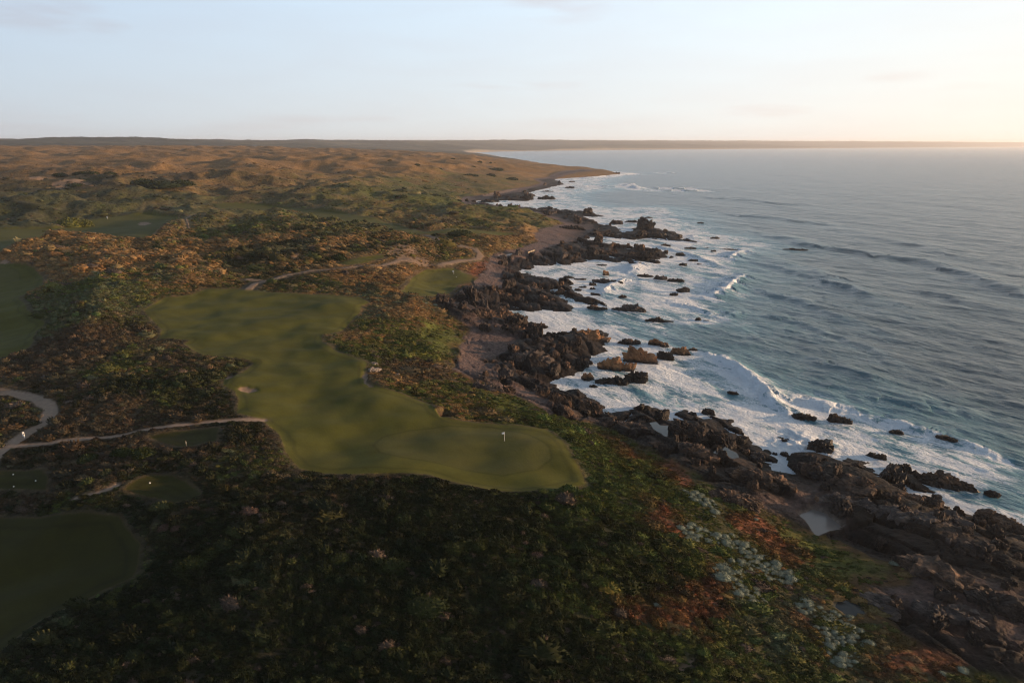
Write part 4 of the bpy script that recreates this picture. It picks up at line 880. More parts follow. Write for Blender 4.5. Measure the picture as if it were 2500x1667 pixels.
# knolls and outcrops on the shore
SHORE = [
 (1130,765,100,42,'brown',2,'rounded brown crag at the inland end of the mid headland'),
 (1200,775,110,52,'brown',2,'tall brown crag in the middle of the mid headland'),
 (1262,800,70,40,'brown',2,'broken brown crag where the mid headland meets the water'),
 (1295,880,120,48,'grey',3,'pale grey cracked outcrop in the middle of the mid headland'),
 (1372,862,34,30,'orange',1,'isolated smooth orange boulder between grey outcrop and tawny block'),
 (1190,950,100,42,'grey',2,'pink grey rounded outcrop at the foot of the grassy bank'),
 (1244,955,36,28,'brown',1,'brown boulder right of the pink grey outcrop'),
 (1262,912,36,26,'brown',1,'reddish boulder in the black hollow of the headland'),
 (1362,985,70,50,'brown',2,'dark brown crag above the tidal gully'),
 (1440,1006,68,56,'brown',1,'fractured brown crag with sunlit right side by the gully'),
 (1386,1012,36,38,'brown',1,'tan streaked boulder left of the fractured crag'),
 (1320,800,40,20,'brown',1,'small crag stepping down into the cove'),
 (1420,880,60,26,'brown',2,'dark shelf under the tawny headland block'),
 (1680,1060,100,66,'black',2,'big black knoll on the near shore beside the tide pool'),
 (1755,1070,86,48,'black',2,'black knoll with sunlit edge right of the big knoll'),
 (1700,1110,120,54,'brown',3,'dark brown hump below the big black knoll'),
 (1850,1180,150,66,'brown',3,'broad brown dome between the tide pool and the layered shelf'),
 (1800,1230,130,50,'brown',2,'shaded lower flank rock of the broad brown dome'),
 (2020,1160,160,46,'black',3,'layered black shelf rock running down to the surf'),
 (2100,1190,150,44,'brown',3,'tilted brown slab behind the layered shelf'),
 (2240,1225,90,44,'brown',2,'golden lit crest at the outer end of the shelf'),
 (2070,1240,130,50,'grey',2,'grey rounded slab right of the sand pool'),
 (2230,1280,170,58,'grey',3,'long grey slab in shade near the right border'),
 (2330,1290,90,54,'grey',1,'dark grey boulder by the sandy inlet'),
 (2440,1285,110,40,'brown',2,'brown ledge at the right border above the inlet'),
 (2300,1420,190,60,'brown',3,'brown shaded hump in the lower right rock field'),
 (2430,1380,140,56,'black',2,'black hump at the right border of the rock field'),
 (2320,1520,150,60,'grey',2,'smooth blue grey slab low in the rock field'),
 (2450,1500,130,70,'black',2,'black crag in the lower right corner'),
 (2150,1490,90,36,'grey',1,'grey boulder beside the shaded gully'),
 (1540,1050,80,26,'grey',2,'flat grey strata slab beside the small tide pool'),
 (1490,1042,50,26,'brown',1,'brown knob at the tip of the grassy bank'),
 (1620,1095,80,22,'brown',2,'low shaded ledge above the tide pool'),
 (1240,735,70,40,'brown',2,'dark crag on the near side of the cove inlet'),
 (1330,740,60,34,'brown',3,'serrated dark ridge above the inlet water'),
 (1300,705,60,26,'brown',3,'sunlit serrated ridge below the lagoon'),
 (1375,715,44,28,'brown',3,'tilted sharp fins at the seaward end of the ridge'),
 (1200,715,70,30,'brown',2,'dark crag under the shaded cove bank'),
 (1455,752,56,20,'brown',3,'dark spur reaching into the surf'),
 (1400,560,70,18,'black',3,'dark crags on the upper rocky spit'),
 (1600,578,90,20,'black',4,'long black spit of rock pointing out to sea'),
 (1480,575,80,18,'black',3,'inner part of the long black spit'),
 (1560,628,90,22,'brown',4,'brown crags at the end of the second spit'),
 (1470,620,80,18,'brown',3,'dark crags along the middle of the second spit'),
 (1340,512,60,14,'black',3,'serrated crags beyond the small cove'),
 (1400,525,50,12,'black',3,'row of teeth like rocks north of the spits'),
 (1285,488,36,16,'black',2,'rounded dark point closing the small cove')]
_sm = march([(r[0], r[1]) for r in SHORE])
def land_z(xx, yy):
    xx = np.asarray(xx, float); yy = np.asarray(yy, float); return land_fields(xx, yy, np.hypot(xx, yy) * .0015)
_sf = land_z(_sm[:, 0], _sm[:, 1])
for i, (u, v, wp, hp, mt, lb, lab) in enumerate(SHORE):
    x, y = _sm[i, 0], _sm[i, 1]; zz = min(float(_sf['h'][i]), 6.0); d = math.sqrt(x * x + y * y + 6000); mpp = d / FPX; az = math.atan2(x, y)
    wd = wp * mpp; hh = hp * mpp * (.62 if u < 1600 or v < 1000 else .42); dp = wd * (.75 if lb == 1 else .5)
    rock('shore_rock', mt, x + math.sin(az) * dp * .3, y + math.cos(az) * dp * .3, max(zz, .2) - hh * .12, wd, dp, hh, 300 + i, lab, 'rock', 'crags along the rocky shore', lb, 5 if wp > 30 else 4, -az + random.uniform(-.5, .1), crag=.55 if u > 1600 and v > 1000 else .75)
# loose crags scattered through the rock belt, each its own object
n = 9000; t = RNG.uniform(R(-12), R(48), n); rr_ = np.exp(RNG.uniform(math.log(85), math.log(1500), n)); cx_, cy_ = rr_ * np.sin(t), rr_ * np.cos(t)
fld = land_z(cx_, cy_); ok = (fld['veg'] < -1.5) & (fld['sd'] > -1) & (fld['pool'] < -2) & (fld['beach'] < .8)
cand = np.where(ok)[0]; PROTO = []
for k, mt in enumerate(('brown', 'black', 'black', 'grey', 'brown', 'black')):
    o = rock('boulder', mt, 0, 0, 0, 2.0, 1.7, 1.1, 900 + k, 'x', 'boulder', 'loose boulders among the shore crags', 1, 4); PROTO.append(o)
BL = {'brown': 'loose brown boulder among the crags of the rocky shore', 'black': 'loose black boulder among the crags of the rocky shore', 'grey': 'loose grey boulder among the crags of the rocky shore'}
PM = ('brown', 'black', 'black', 'grey', 'brown', 'black')
placed = []; cnt = 0
for j in cand:
    if cnt >= 230: break
    x, y = cx_[j], cy_[j]; s = float(np.exp(RNG.normal(.15, .45))) * (0.8 + rr_[j] / 420)
    if any((x - a) ** 2 + (y - b) ** 2 < (1.2 * (s + c)) ** 2 for a, b, c in placed): continue
    placed.append((x, y, s)); k = cnt % 6
    o = PROTO[k] if cnt < 6 else PROTO[k].copy()
    if cnt >= 6: COL.objects.link(o)
    o.location = (x, y, float(fld['z'][j]) + .1 * s); o.scale = (s * RNG.uniform(.8, 1.4), s * RNG.uniform(.8, 1.2), s * RNG.uniform(.8, 1.3)); o.rotation_euler = (RNG.uniform(-.2, .2), RNG.uniform(-.2, .2), RNG.uniform(0, 6.28))
    o['label'] = BL[PM[k]]; o['group'] = 'loose %s boulders among the shore crags' % PM[k]; cnt += 1
# pale limestone by the fairway and the log on the slope
for i, (u, v, wp, hp, mt, lb, lab) in enumerate([(914,903,36,10,'pale',2,'pale flat stone outcrop at the fairway edge'), (911,889,24,8,'pale',1,'grey flat stone just above the pale outcrop'),
   (970,915,12,6,'pale',1,'small pink stone in scrub right of the pale outcrop'), (1560,1690,1,1,'pale',1,None)]):
    if lab is None: continue
    p = march([(u, v)])[0]; d = math.sqrt(p[0] ** 2 + p[1] ** 2 + 4600); mpp = d / FPX
    rock('pale_stone', mt, p[0], p[1], p[2], wp * mpp, wp * mpp * .8, hp * mpp * .7, 700 + i, lab, 'stone', None, lb, 4)

# ------------------------------------------------------------------ scrub: countless bushes, drawn as stuff
def leafmat(name, base=None, lo=.55, hi=1.5, sheen=0):
    m, nt, b = new_mat(name); N = nt.nodes.new; L = nt.links.new
    if base is None:
        a = N('ShaderNodeAttribute'); a.attribute_type = 'INSTANCER'; a.attribute_name = 'tint'; src = a.outputs['Color']
    else:
        rgb = N('ShaderNodeRGB'); rgb.outputs[0].default_value = (*base, 1); src = rgb.outputs[0]
    c = mult_noise(nt, src, 2.6, lo, hi, 3)
    L(c, b.inputs['Base Color']); b.inputs['Roughness'].default_value = .9; b.inputs['Specular IOR Level'].default_value = .12
    return m
M_LEAF = leafmat('scrub_leaves')
def shrub_mesh(seed, sub=2, leaves=90, lean=.25, flat=.62, tuft=.34, core=1.0):
    """a wind-leaned bush: lumpy leafy mass with leaf sprays standing out of it"""
    rng = np.random.default_rng(seed); v, f = ICO[sub]; v = v.copy()
    lump_ = 1 + .45 * noise3(v * 1.0, .8, seed, 3, .6) ; v = v * lump_[:, None] * core
    v[:, 2] *= flat; v[:, 2] = np.maximum(v[:, 2], -.15); v[:, 0] -= lean * np.maximum(v[:, 2], 0) * 1.2
    VV = [v]; FF = [f]; o = len(v)
    src = rng.integers(0, len(v), leaves); P = []; T = []
    for s in src:
        if v[s, 2] < -.05: continue
        n = v[s] / np.linalg.norm(v[s]) + rng.normal(size=3) * .45; n[0] -= lean; n[2] = abs(n[2]) + .15; n /= np.linalg.norm(n)
        sd = np.cross(n, rng.normal(size=3)); sd /= np.linalg.norm(sd); c = v[s] * .97; L_ = tuft * rng.uniform(.6, 1.3); w_ = L_ * rng.uniform(.28, .55)
        P += [c - sd * w_ * .5, c + sd * w_ * .5, c + n * L_ + sd * w_ * .35, c + n * L_ * .9 - sd * w_ * .4]; T += [[o, o + 1, o + 2], [o, o + 2, o + 3]]; o += 4
    V = np.vstack([v, np.array(P)]); Fc = np.vstack([f, np.array(T)])
    me = bpy.data.meshes.new('shrub'); me.from_pydata(V.tolist(), [], Fc.tolist()); me.materials.append(M_LEAF)
    me.polygons.foreach_set('use_smooth', np.concatenate([np.ones(len(f), bool), np.zeros(len(T), bool)]))
    return me
def scatter(name, pts, scl, rotz, tilt, tint, me, label):
    """one stuff object whose bushes are instanced on its points"""
    base = bpy.data.meshes.new(name); base.vertices.add(len(pts)); base.vertices.foreach_set('co', np.ascontiguousarray(pts, F32).ravel())
    for nm, arr in (('scl', scl), ('rot', np.stack([tilt[:, 0], tilt[:, 1], rotz], 1))):
        a = base.attributes.new(nm, 'FLOAT_VECTOR', 'POINT'); a.data.foreach_set('vector', np.ascontiguousarray(arr, F32).ravel())
    a = base.attributes.new('tint', 'FLOAT_COLOR', 'POINT'); c4 = np.ones((len(pts), 4), F32); c4[:, :3] = tint; a.data.foreach_set('color', c4.ravel())
    base.materials.append(M_LEAF)
    ob = bpy.data.objects.new(name, base); COL.objects.link(ob)
    proto = bpy.data.objects.new(name + '_bush', me)
    ng = bpy.data.node_groups.new(name, 'GeometryNodeTree'); ng.interface.new_socket('Geometry', in_out='INPUT', socket_type='NodeSocketGeometry'); ng.interface.new_socket('Geometry', in_out='OUTPUT', socket_type='NodeSocketGeometry')
    N = ng.nodes.new; L = ng.links.new; gi = N('NodeGroupInput'); go = N('NodeGroupOutput')
    iop = N('GeometryNodeInstanceOnPoints'); oi = N('GeometryNodeObjectInfo'); oi.inputs['Object'].default_value = proto; oi.inputs['As Instance'].default_value = True
    a1 = N('GeometryNodeInputNamedAttribute'); a1.data_type = 'FLOAT_VECTOR'; a1.inputs[0].default_value = 'scl'
    a2 = N('GeometryNodeInputNamedAttribute'); a2.data_type = 'FLOAT_VECTOR'; a2.inputs[0].default_value = 'rot'
    er = N('FunctionNodeEulerToRotation'); L(a2.outputs[0], er.inputs[0])
    mp = N('GeometryNodeMeshToPoints'); L(gi.outputs[0], mp.inputs[0]); L(mp.outputs[0], iop.inputs['Points']); L(oi.outputs['Geometry'], iop.inputs['Instance'])
    L(a1.outputs[0], iop.inputs['Scale']); L(er.outputs[0], iop.inputs['Rotation']); L(iop.outputs[0], go.inputs[0])
    md = ob.modifiers.new('plants', 'NODES'); md.node_group = ng
    return tag(ob, label, None, None, 'stuff')
def z1(x, y): return (1300 + x / 1.96, 900 + y / 1.96)
BANDW = W([z1(*p) for p in [(680,545),(900,640),(1010,830),(1210,950),(1340,1030),(1530,1190),(1620,1310),(1650,1490),(1440,1500),(1350,1220),(1010,1120),(850,960),(720,810)]])
def plant(r0, r1, density, size, seed):
    rng = np.random.default_rng(seed); a0, a1 = R(-47), R(44); area = .5 * (r1 * r1 - r0 * r0) * (a1 - a0); n = int(area * density)
    t = rng.uniform(a0, a1, n); r = np.sqrt(rng.uniform(r0 * r0, r1 * r1, n)); x = r * np.sin(t); y = r * np.cos(t)
    f = land_fields(x, y, r * .0015)
    ok = (f['veg'] > 1.0) & (f['mown'] < np.where(r > 330, -2.6, -.9)) & (f['path'] > np.where(r < 230, .9, 3.4)) & ((f['sand'] < -.4) | ((f['sid'] > 5) & (rng.uniform(size=n) < .4))) & (f['pool'] < -1) & (f['bare'] < -.4)
    ok &= ~((f['red'] > -.3) & (rng.uniform(size=n) > .5)) & ~((f['moss'] > -.3) & (rng.uniform(size=n) > .2))
    ok &= rng.uniform(size=n) < (1 - .9 * sstep(400, 620, r) if r0 < 600 else 1 - .85 * sstep(700, 1350, r))
    inb = poly_sd_box(x, y, BANDW, 8.0); ok &= ~((inb > 0) & (rng.uniform(size=n) > .35))
    gap = fbm(x, y, 5.0, 3, 845, gain=.6); ok &= ~((gap > .26) & (rng.uniform(size=n) < .8))
    lip = sstep(1, 14, f['veg']); ok &= rng.uniform(size=n) < .25 + .75 * lip
    x, y, r = x[ok], y[ok], r[ok]; z = f['z'][ok]; e = species(x, y, 2.4)
    k = e.argmax(1); j = np.exp(rng.normal(0, .27, len(x))); tint = (PAL[k] * .5 + (e @ PAL) * .5) * j[:, None]
    rr2 = (sstep(-4, 2, f['red'][ok]) * .75)[:, None]; tint = tint * (1 - rr2) + PAL_RED * j[:, None] * rr2
    hue = rng.normal(0, .10, len(x)); tint[:, 0] *= 1 + hue; tint[:, 2] *= 1 - hue * .5
    big = fbm(x, y, 22., 3, 840); s = size * np.exp(rng.normal(0, .38, len(x))) * (1 + .35 * big)
    bigb = rng.uniform(size=len(x)); s = s * np.where(bigb > .96, 2.3, 1.0) * np.where(bigb < .25, .7, 1.0)
    dead = (rng.uniform(size=len(x)) < .03)[:, None]; tint = np.where(dead, np.array((.062, .048, .038)) * j[:, None], tint)
    tall = (.6 if r0 > 600 else 1.0) * np.array([1.0, .85, .8, .62, .75, .45])[k] * (.75 + .25 * sstep(2, 12, f['veg'][ok]))
    patch = f['mown'][ok]; tall *= .55 + .45 * sstep(-1.0, -4.0, patch)
    s = s * (.7 + .3 * sstep(-1.0, -4, patch))
    scl = np.stack([s * rng.uniform(1.0, 1.7, len(x)), s * rng.uniform(.7, 1.0, len(x)), s * tall * rng.uniform(.8, 1.3, len(x))], 1)
    rot = rng.normal(-.35, .35, len(x))
    return np.stack([x, y, z - .05], 1), scl, rot, rng.normal(0, .12, (len(x), 2)), tint, k
LABS = ['', '', '', ''] and ['low dark coastal scrub covering the near slopes', 'dense mixed heath covering the middle ground', 'far heath and tussock beyond the fairways', 'sparse tussocks on the distant brown hills']
ri = 0
for bi, (r0, r1, den, size, nm) in enumerate(((62, 190, 8.0, .30, 'coastal_scrub'), (190, 360, 5.0, .36, 'heath_scrub'), (360, 640, 1.3, .66, 'tussock_heath'), (640, 1350, .016, 1.4, 'hill_tussock'))):
    pts, scl, rot, tilt, tint, k = plant(r0, r1, den, size, 50 + bi)
    sel = RNG.integers(0, 4, len(pts)); print(nm, len(pts))
    for vnt in range(4):
        m = sel == vnt
        me = shrub_mesh(20 + bi * 4 + vnt, 3 if bi == 0 else 2, (260, 130, 60, 40)[bi], tuft=(.34, .34, .34, .3)[bi], core=.9, lean=(.3, .7, .45, .6)[vnt], flat=(.85, .5, .66, .42)[vnt])
        scatter(nm, pts[m], scl[m], rot[m], tilt[m], tint[m], me, LABS[bi])

# ------------------------------------------------------------------ bushes one can count
def bush_mesh(seed, n=500, flat=.7):
    rng = np.random.default_rng(seed); v, f = ICO[3]; v = v * (1 + .33 * noise3(v, .9, seed, 4, .6))[:, None]
    v[:, 2] = np.maximum(v[:, 2] * flat, -.2); VV = v * .88; P = []; T = []; o = len(v)
    for s in rng.integers(0, len(v), n):
        if v[s, 2] < -.1: continue
        nn = v[s] / np.linalg.norm(v[s]) + rng.normal(size=3) * .6; nn /= np.linalg.norm(nn); sd = np.cross(nn, rng.normal(size=3)); sd /= np.linalg.norm(sd)
        c = v[s] * rng.uniform(.86, 1.02); L_ = .16 * rng.uniform(.6, 1.4)
        P += [c - sd * L_ * .4, c + sd * L_ * .4, c + nn * L_]; T += [[o, o + 1, o + 2]]; o += 3
    return np.vstack([VV, P]), np.vstack([f, T])
BM = {'dark': leafmat('dark_bush_leaves', (.022, .032, .012)), 'olive': leafmat('olive_bush_leaves', (.085, .092, .024)), 'silver': leafmat('silver_bush_leaves', (.185, .215, .170), .7, 1.25),
      'mossy': leafmat('mossy_bush_leaves', (.022, .030, .009)), 'pink': leafmat('dry_bush_twigs', (.085, .057, .046))}
BMESH = {}
def bush(kind, p, wd, dp, hh, lab, group=None, name='bush', rz=None):
    vi = random.randrange(4); key = (kind, vi)
    if key not in BMESH:
        V_, F_ = bush_mesh(60 + vi + 10 * list(BM).index(kind), 900 if kind != 'silver' else 700, .62); me = bpy.data.meshes.new(name); me.from_pydata(V_.tolist(), [], F_.tolist()); me.materials.append(BM[kind]); BMESH[key] = me
    o = bpy.data.objects.new(name, BMESH[key]); COL.objects.link(o); o.location = (p[0], p[1], p[2]); o.scale = (wd / 2, dp / 2, hh * 1.35); o.rotation_euler = (0, 0, rz if rz is not None else random.uniform(-.3, .3))
    return tag(o, lab, 'bush', group)
BUSH = [(952,399,12,5,'dark','lone bush leftmost on the far sunlit orange slope'),(987,388,10,5,'dark','lone bush near the skyline just left of the long hedge like clump'),(1002,384,30,6,'dark','long flat clump of bushes on the far orange skyline'),
 (1018,405,15,6,'dark','rounded bush on the far orange slope above the pair'),(1061,411,13,6,'dark','bush in the middle of the far orange slope'),(1074,417,11,5,'dark','small bush just below the middle slope bush'),
 (1105,394,12,5,'dark','small bush high on the slope toward the headland'),(1113,403,22,7,'dark','wide bush on the slope toward the headland'),(1129,405,10,4,'dark','small bush beside the wide headland slope bush'),(1154,411,14,6,'dark','brownish bush below the wide headland slope bush'),
 (1171,403,13,6,'dark','round bush on the crest toward the headland'),(1198,404,7,4,'dark','left of two tiny bushes on the headland crest'),(1207,403,7,4,'dark','right of two tiny bushes on the headland crest'),
 (1146,430,42,8,'dark','long dark thicket in the green dip of the headland'),(1210,421,36,9,'dark','dark thicket on the rise of the headland dip'),(1198,428,24,9,'dark','rounded thicket under the rise of the headland dip'),(1250,440,28,11,'dark','dark thicket at the lower right end of the headland dip'),
 (972,476,28,7,'dark','dark clump of bushes above the inland pond'),(979,488,26,9,'dark','darkest round bush just below the clump by the pond'),(1061,488,28,9,'dark','dark bush right of the inland pond'),(1120,495,16,6,'dark','dark bush at the corner of the small cove'),
 (1122,580,58,18,'dark','big dark thicket beside the winding shore track'),(1066,573,26,8,'dark','smaller dark thicket left of the track thicket'),(922,604,40,16,'dark','black tree like bush above the tawny dune'),(1244,521,18,8,'dark','dark bush on the green slope above the spits'),
 (207,431,44,10,'dark','long black thicket on the distant left hillside'),(228,434,24,7,'dark','right end thicket touching the long black thicket'),(272,438,28,12,'dark','round black bush right of the long black thicket'),(146,431,26,8,'dark','black bush left of the long black thicket'),(536,432,20,7,'dark','single dark bush alone on the smooth brown hillside'),
 (400,470,90,30,'dark','large dark scrub hill in the left middle distance'),(350,455,50,14,'dark','dark scrub behind the large dark scrub hill'),(445,464,50,16,'dark','right shoulder thicket of the large dark scrub hill'),(187,466,36,8,'dark','dark bush under the pale left dune sand'),
 (172,552,64,24,'olive','yellow green bushy mound beside the valley fairway'),(205,552,36,20,'olive','smaller yellow green bush right of the bushy mound'),(381,600,16,8,'dark','small dark bush behind the orange heath'),
 (828,634,36,18,'dark','dark brown bush left of the tiny hill tee'),(300,1108,50,22,'mossy','green dome bush in heath below the sand track'),(350,1112,56,22,'mossy','second green dome bush right of the first, below the sand track'),(215,1120,44,18,'dark','dark dome bush left of the green dome bushes'),
 (470,1385,74,34,'mossy','large mossy green mound in the dark lower left scrub'),(515,1350,44,24,'mossy','domed bush behind the large mossy mound'),(430,1290,22,14,'pink','pale dry bush at the edge of the dark green, right of a twin'),(402,1290,26,16,'pink','greyish dry bush at the edge of the dark green, left of a twin'),
 (612,1255,44,18,'pink','pink brown dry bush in the dark scrub'),(315,1540,28,20,'pink','pale dry bush near the lower left corner'),(1105,1350,58,30,'mossy','dark domed bush in the middle of the near scrub'),(1170,1345,36,26,'mossy','domed bush right of the middle domed bush'),
 (830,1375,50,22,'mossy','low domed bush left in the near scrub'),(960,1388,70,26,'mossy','wide domed bush with dry brown end in the near scrub'),(1040,1485,100,28,'mossy','long low green mound near the bottom centre'),(1310,1360,36,20,'pink','brown topped bush on the right part of the near scrub'),
 (1490,1130,10,12,'pink','small pale tuft on the lip beyond the green')]
_bm = march([(b[0], b[1]) for b in BUSH]); _bf = land_z(_bm[:, 0], _bm[:, 1])
for i, (u, v, wp, hp, kd, lab) in enumerate(BUSH):
    p = (_bm[i, 0], _bm[i, 1], float(_bf['z'][i])); d = math.sqrt(p[0] ** 2 + p[1] ** 2 + (80 - p[2]) ** 2); mpp = d / FPX; wd = wp * mpp; hh = hp * mpp * .75
    bush(kd, p, wd, min(wd * .8, wd * .8), min(hh, 6), lab, 'separate bushes standing out of the heath', 'bush')
# silver cushion bushes in the band down the slope
def z1(x, y): return (1300 + x / 1.96, 900 + y / 1.96)
BAND = [z1(*p) for p in [(680,545),(770,575),(870,650),(900,700),(820,690),(900,780),(1010,830),(1130,880),(1210,950),(1340,1030),(1330,1110),(1420,1160),(1530,1190),(1530,1250),(1620,1310),(1560,1400),(1650,1490),(1560,1540),(1440,1500),(1440,1390),(1370,1300),(1350,1220),(1240,1180),(1180,1130),(1010,1120),(950,1050),(850,960),(800,880),(720,810),(700,760),(790,740),(760,640)]]
Bw = W(BAND); got = []; tries = 0
lo = Bw.min(0); hi = Bw.max(0)
while len(got) < 235 and tries < 60000:
    tries += 1; x = RNG.uniform(lo[0], hi[0]); y = RNG.uniform(lo[1], hi[1])
    if poly_sd(np.array([x]), np.array([y]), Bw)[0] < 0: continue
    if pnoise(np.array([x / 7.]), np.array([y / 7.]), 77)[0] < -.12: continue
    s = .58 * math.exp(RNG.normal(0, .38))
    if any((x - a) ** 2 + (y - b) ** 2 < (.62 * (s + c)) ** 2 for a, b, c in got): continue
    got.append((x, y, s))
for (u, v, s) in [(1613,1329,.7),(1606,1477,.7),(2191,1376,1.0),(1744,1250,.9),(1741,1262,.6),(1845,1268,.6),(2100,1540,.7),(1625,1170,.5),(1645,1168,.6),(1080,735,1.2),(1062,748,1.0),(1040,752,.9),(1205,698,1.0),(2350,1640,.8),(2300,1650,.7)]:
    p = march([(u, v)])[0]; got.append((p[0], p[1], s))
ga = np.array(got); gf = land_z(ga[:, 0], ga[:, 1])
for i, (x, y, s) in enumerate(got):
    iso = i >= 235 and len(got) > 235
    bush('silver', (x, y, float(gf['z'][i]) - .05), 2 * s * RNG.uniform(.95, 1.4), 2 * s * RNG.uniform(.85, 1.1), s * .8, 'small silver grey cushion bush on the slope above the shore', 'silver cushion bushes on the seaward slope', 'cushion_bush')

# ------------------------------------------------------------------ golf furniture
def plain(name, col, rough=.6, metal=0):
    m, nt, b = new_mat(name); c = N_ = nt.nodes.new('ShaderNodeTexNoise'); c.inputs['Scale'].default_value = 9
    mr = nt.nodes.new('ShaderNodeMapRange'); mr.inputs[3].default_value = .9; mr.inputs[4].default_value = 1.06; nt.links.new(c.outputs[0], mr.inputs[0])
    mx = nt.nodes.new('ShaderNodeMix'); mx.data_type = 'RGBA'; mx.blend_type = 'MULTIPLY'; mx.inputs['Factor'].default_value = 1; mx.inputs[6].default_value = (*col, 1); nt.links.new(mr.outputs[0], mx.inputs[7])
    nt.links.new(mx.outputs[2], b.inputs['Base Color']); b.inputs['Roughness'].default_value = rough; return m
M_WHITE = plain('white_paint', (.80, .80, .80), .45); M_CLOTH = plain('flag_cloth', (.82, .82, .84), .8); M_DARK = plain('dark_hole', (.01, .01, .01)); M_WOOD = plain('weathered_wood', (.32, .28, .20), .85)
def revolve(prof, seg=16):
    V_ = []; Q_ = []
    for (r, z) in prof:
        for k in range(seg): V_.append((r * math.cos(6.28319 * k / seg), r * math.sin(6.28319 * k / seg), z))
    for j in range(len(prof) - 1):
        for k in range(seg): Q_.append([j * seg + k, j * seg + (k + 1) % seg, (j + 1) * seg + (k + 1) % seg, (j + 1) * seg + k])
    return V_, Q_
def obj(name, V_, F_, mat, parent=None, loc=(0, 0, 0)):
    me = bpy.data.meshes.new(name); me.from_pydata([tuple(map(float, v)) for v in V_], [], [list(f) for f in F_]); me.materials.append(mat)
    o = bpy.data.objects.new(name, me); COL.objects.link(o); o.location = loc
    if parent: o.parent = parent
    return o
def flagstick(u, v, lab, h=2.3, fl=.52, rad=.022):
    p = march([(u, v)])[0]; f_ = land_z([p[0]], [p[1]]); z = float(f_['z'][0])
    root = bpy.data.objects.new('flagstick', None); COL.objects.link(root); root.location = (p[0], p[1], z); tag(root, lab, 'flag', 'flagsticks on the greens')
    V_, Q_ = revolve([(rad * .9, 0), (rad, .02), (rad, h * .5), (rad * .8, h), (rad * 1.4, h + .01), (rad * 1.2, h + .05), (.001, h + .06)], 12); obj('pole', V_, Q_, M_WHITE, root)
    n = 12; m_ = 8; V_ = []; Q_ = []
    for i in range(n + 1):
        for j in range(m_ + 1):
            a = i / n; b_ = j / m_; V_.append((-a * fl, .07 * math.sin(a * 6.5 + b_) * a, h - .02 - b_ * fl * .72 - a * .05))
    for i in range(n):
        for j in range(m_): Q_.append([i * (m_ + 1) + j, (i + 1) * (m_ + 1) + j, (i + 1) * (m_ + 1) + j + 1, i * (m_ + 1) + j + 1])
    k0 = len(V_); V_ += [(x, y + .006, zz) for x, y, zz in V_]; Q_ += [[a + k0 for a in reversed(q)] for q in Q_]
    obj('flag_cloth', V_, Q_, M_CLOTH, root)
    V_, Q_ = revolve([(.054, .006), (.056, .012), (.075, .012), (.075, .004)], 16); obj('hole_rim', V_, Q_, M_WHITE, root)
    return root
flagstick(1231.5, 1078, 'white flag on its pole standing on the near oval green', 2.25, .62, .035)
flagstick(1108, 668, 'tiny white flag on the sunlit green in the hollow by the cove', 2.2, .8, .05)
flagstick(263, 534, 'tiny white flag on the shaded valley green at left', 2.2, 1.0, .06)
def marker(u, v, lab):
    p = march([(u, v)])[0]; z = float(land_z([p[0]], [p[1]])['z'][0])
    V_, Q_ = revolve([(.0, 0.0), (.11, 0), (.14, .04), (.14, .12), (.10, .19), (.04, .22), (.001, .23)], 14); o = obj('tee_marker', V_, Q_, M_WHITE, None, (p[0], p[1], z)); return tag(o, lab, 'marker', 'white tee markers')
marker(33, 1161, 'upper white tee marker on the corner tee'); marker(88, 1178, 'right white tee marker on the corner tee'); marker(34, 1190, 'lower white tee marker on the corner tee'); marker(366, 1181, 'white tee marker on the rounded dark tee')
marker(1114, 676, 'small white marker on the sunlit hollow green')
def post(u, v, h, wd, lab, mat):
    p = march([(u, v)])[0]; z = float(land_z([p[0]], [p[1]])['z'][0]); root = bpy.data.objects.new('post', None); COL.objects.link(root); root.location = (p[0], p[1], z); tag(root, lab, 'post', 'short posts along the course')
    V_, Q_ = revolve([(wd, -.2), (wd, h * .9), (wd * .7, h), (.001, h + .01)], 10); obj('shaft', V_, Q_, mat, root)
    V_, Q_ = revolve([(wd * 1.02, h * .62), (wd * 1.25, h * .63), (wd * 1.25, h * .72), (wd * 1.02, h * .73)], 10); obj('band', V_, Q_, M_DARK if mat is M_WHITE else M_WHITE, root)
post(60, 1068, 1.5, .11, 'taller of the twin white posts where the two tracks meet', M_WHITE); post(56, 1064, 1.1, .09, 'shorter of the twin white posts where the two tracks meet', M_WHITE); post(455, 1088, 1.3, .06, 'thin grey post beside the sunken tee', M_WOOD)
post(1180, 507, 3.0, .12, 'left pale pole on the rise above the small cove', M_WOOD); post(1160, 513, 2.6, .12, 'pale pole nearest the track on the rise above the cove', M_WOOD); post(1311, 523, 3.0, .12, 'pale pole by the rocks above the spits', M_WOOD)
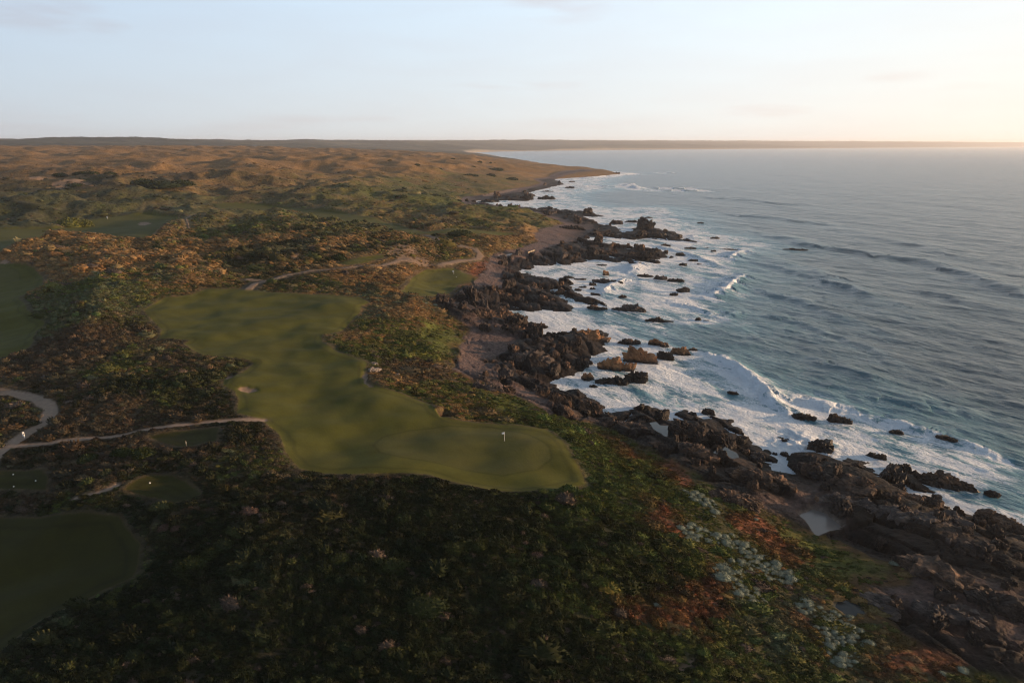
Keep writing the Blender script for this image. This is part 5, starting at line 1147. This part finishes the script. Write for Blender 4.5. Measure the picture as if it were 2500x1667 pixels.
# timber edging of the seaside tee
p0, p1 = march([(1289, 619)])[0], march([(1305, 613)])[0]
root = bpy.data.objects.new('timber_edging', None); COL.objects.link(root); zz = float(land_z([p0[0]], [p0[1]])['z'][0]); root.location = (p0[0], p0[1], zz); tag(root, 'pale timber edging holding the end of the seaside tee', 'edging')
dx, dy = p1[0] - p0[0], p1[1] - p0[1]; ln = math.hypot(dx, dy); root.rotation_euler = (0, 0, math.atan2(dy, dx))
def box(x0, x1, y0, y1, z0, z1): return [(x0, y0, z0), (x1, y0, z0), (x1, y1, z0), (x0, y1, z0), (x0, y0, z1), (x1, y0, z1), (x1, y1, z1), (x0, y1, z1)], [[0, 3, 2, 1], [4, 5, 6, 7], [0, 1, 5, 4], [1, 2, 6, 5], [2, 3, 7, 6], [3, 0, 4, 7]]
for k in range(3): V_, Q_ = box(0, ln, -.12 - .003 * k, .12, -.4 + k * .42, -.4 + k * .42 + .4); obj('plank', V_, Q_, M_WOOD, root)
for k in range(4): V_, Q_ = box(ln * k / 3 - .12, ln * k / 3 + .12, -.3, -.125, -.6, 1.0); obj('stake', V_, Q_, M_WOOD, root)

# ------------------------------------------------------------------ low clouds between the sun and the land
M_CLOUD, _nt, _b = new_mat('cloud'); _b.inputs['Base Color'].default_value = (.8, .8, .8, 1); _b.inputs['Roughness'].default_value = 1; _b.inputs['Specular IOR Level'].default_value = 0
add_bump(_nt, _b, .05, 1.0, 8.0, 6)
def cloud(x, y, z, sx, sy, sz, seed):
    v, f = ICO[5]; v = v * (1 + .16 * noise3(v, .9, seed, 5, .6))[:, None]; v = np.sign(v) * np.abs(v) ** np.array([1, .8, .8]) * np.array([sx, sy, sz])
    o = mesh_from('cloud', v, f, None, M_CLOUD); o.location = (x, y, z); o['kind'] = 'structure'
# ------------------------------------------------------------------ sea air
def haze():
    x0, x1, y0, y1, z0, zt = -26000, 36000, -600, 37500, -4, 190
    V_, Q_ = box(x0, x1, y0, y1, z0, zt); m = bpy.data.materials.new('haze'); m.use_nodes = True; nt = m.node_tree; nt.nodes.clear()
    o = nt.nodes.new('ShaderNodeOutputMaterial'); v = nt.nodes.new('ShaderNodeVolumePrincipled'); v.inputs['Color'].default_value = (.93, .95, 1.0, 1); v.inputs['Density'].default_value = HAZE; v.inputs['Anisotropy'].default_value = .35
    nt.links.new(v.outputs[0], o.inputs['Volume']); ob = obj('haze', V_, Q_, m); ob['kind'] = 'stuff'; ob['label'] = 'thin sea haze softening the far hills and coast'
HAZE = 4.8e-5
haze()
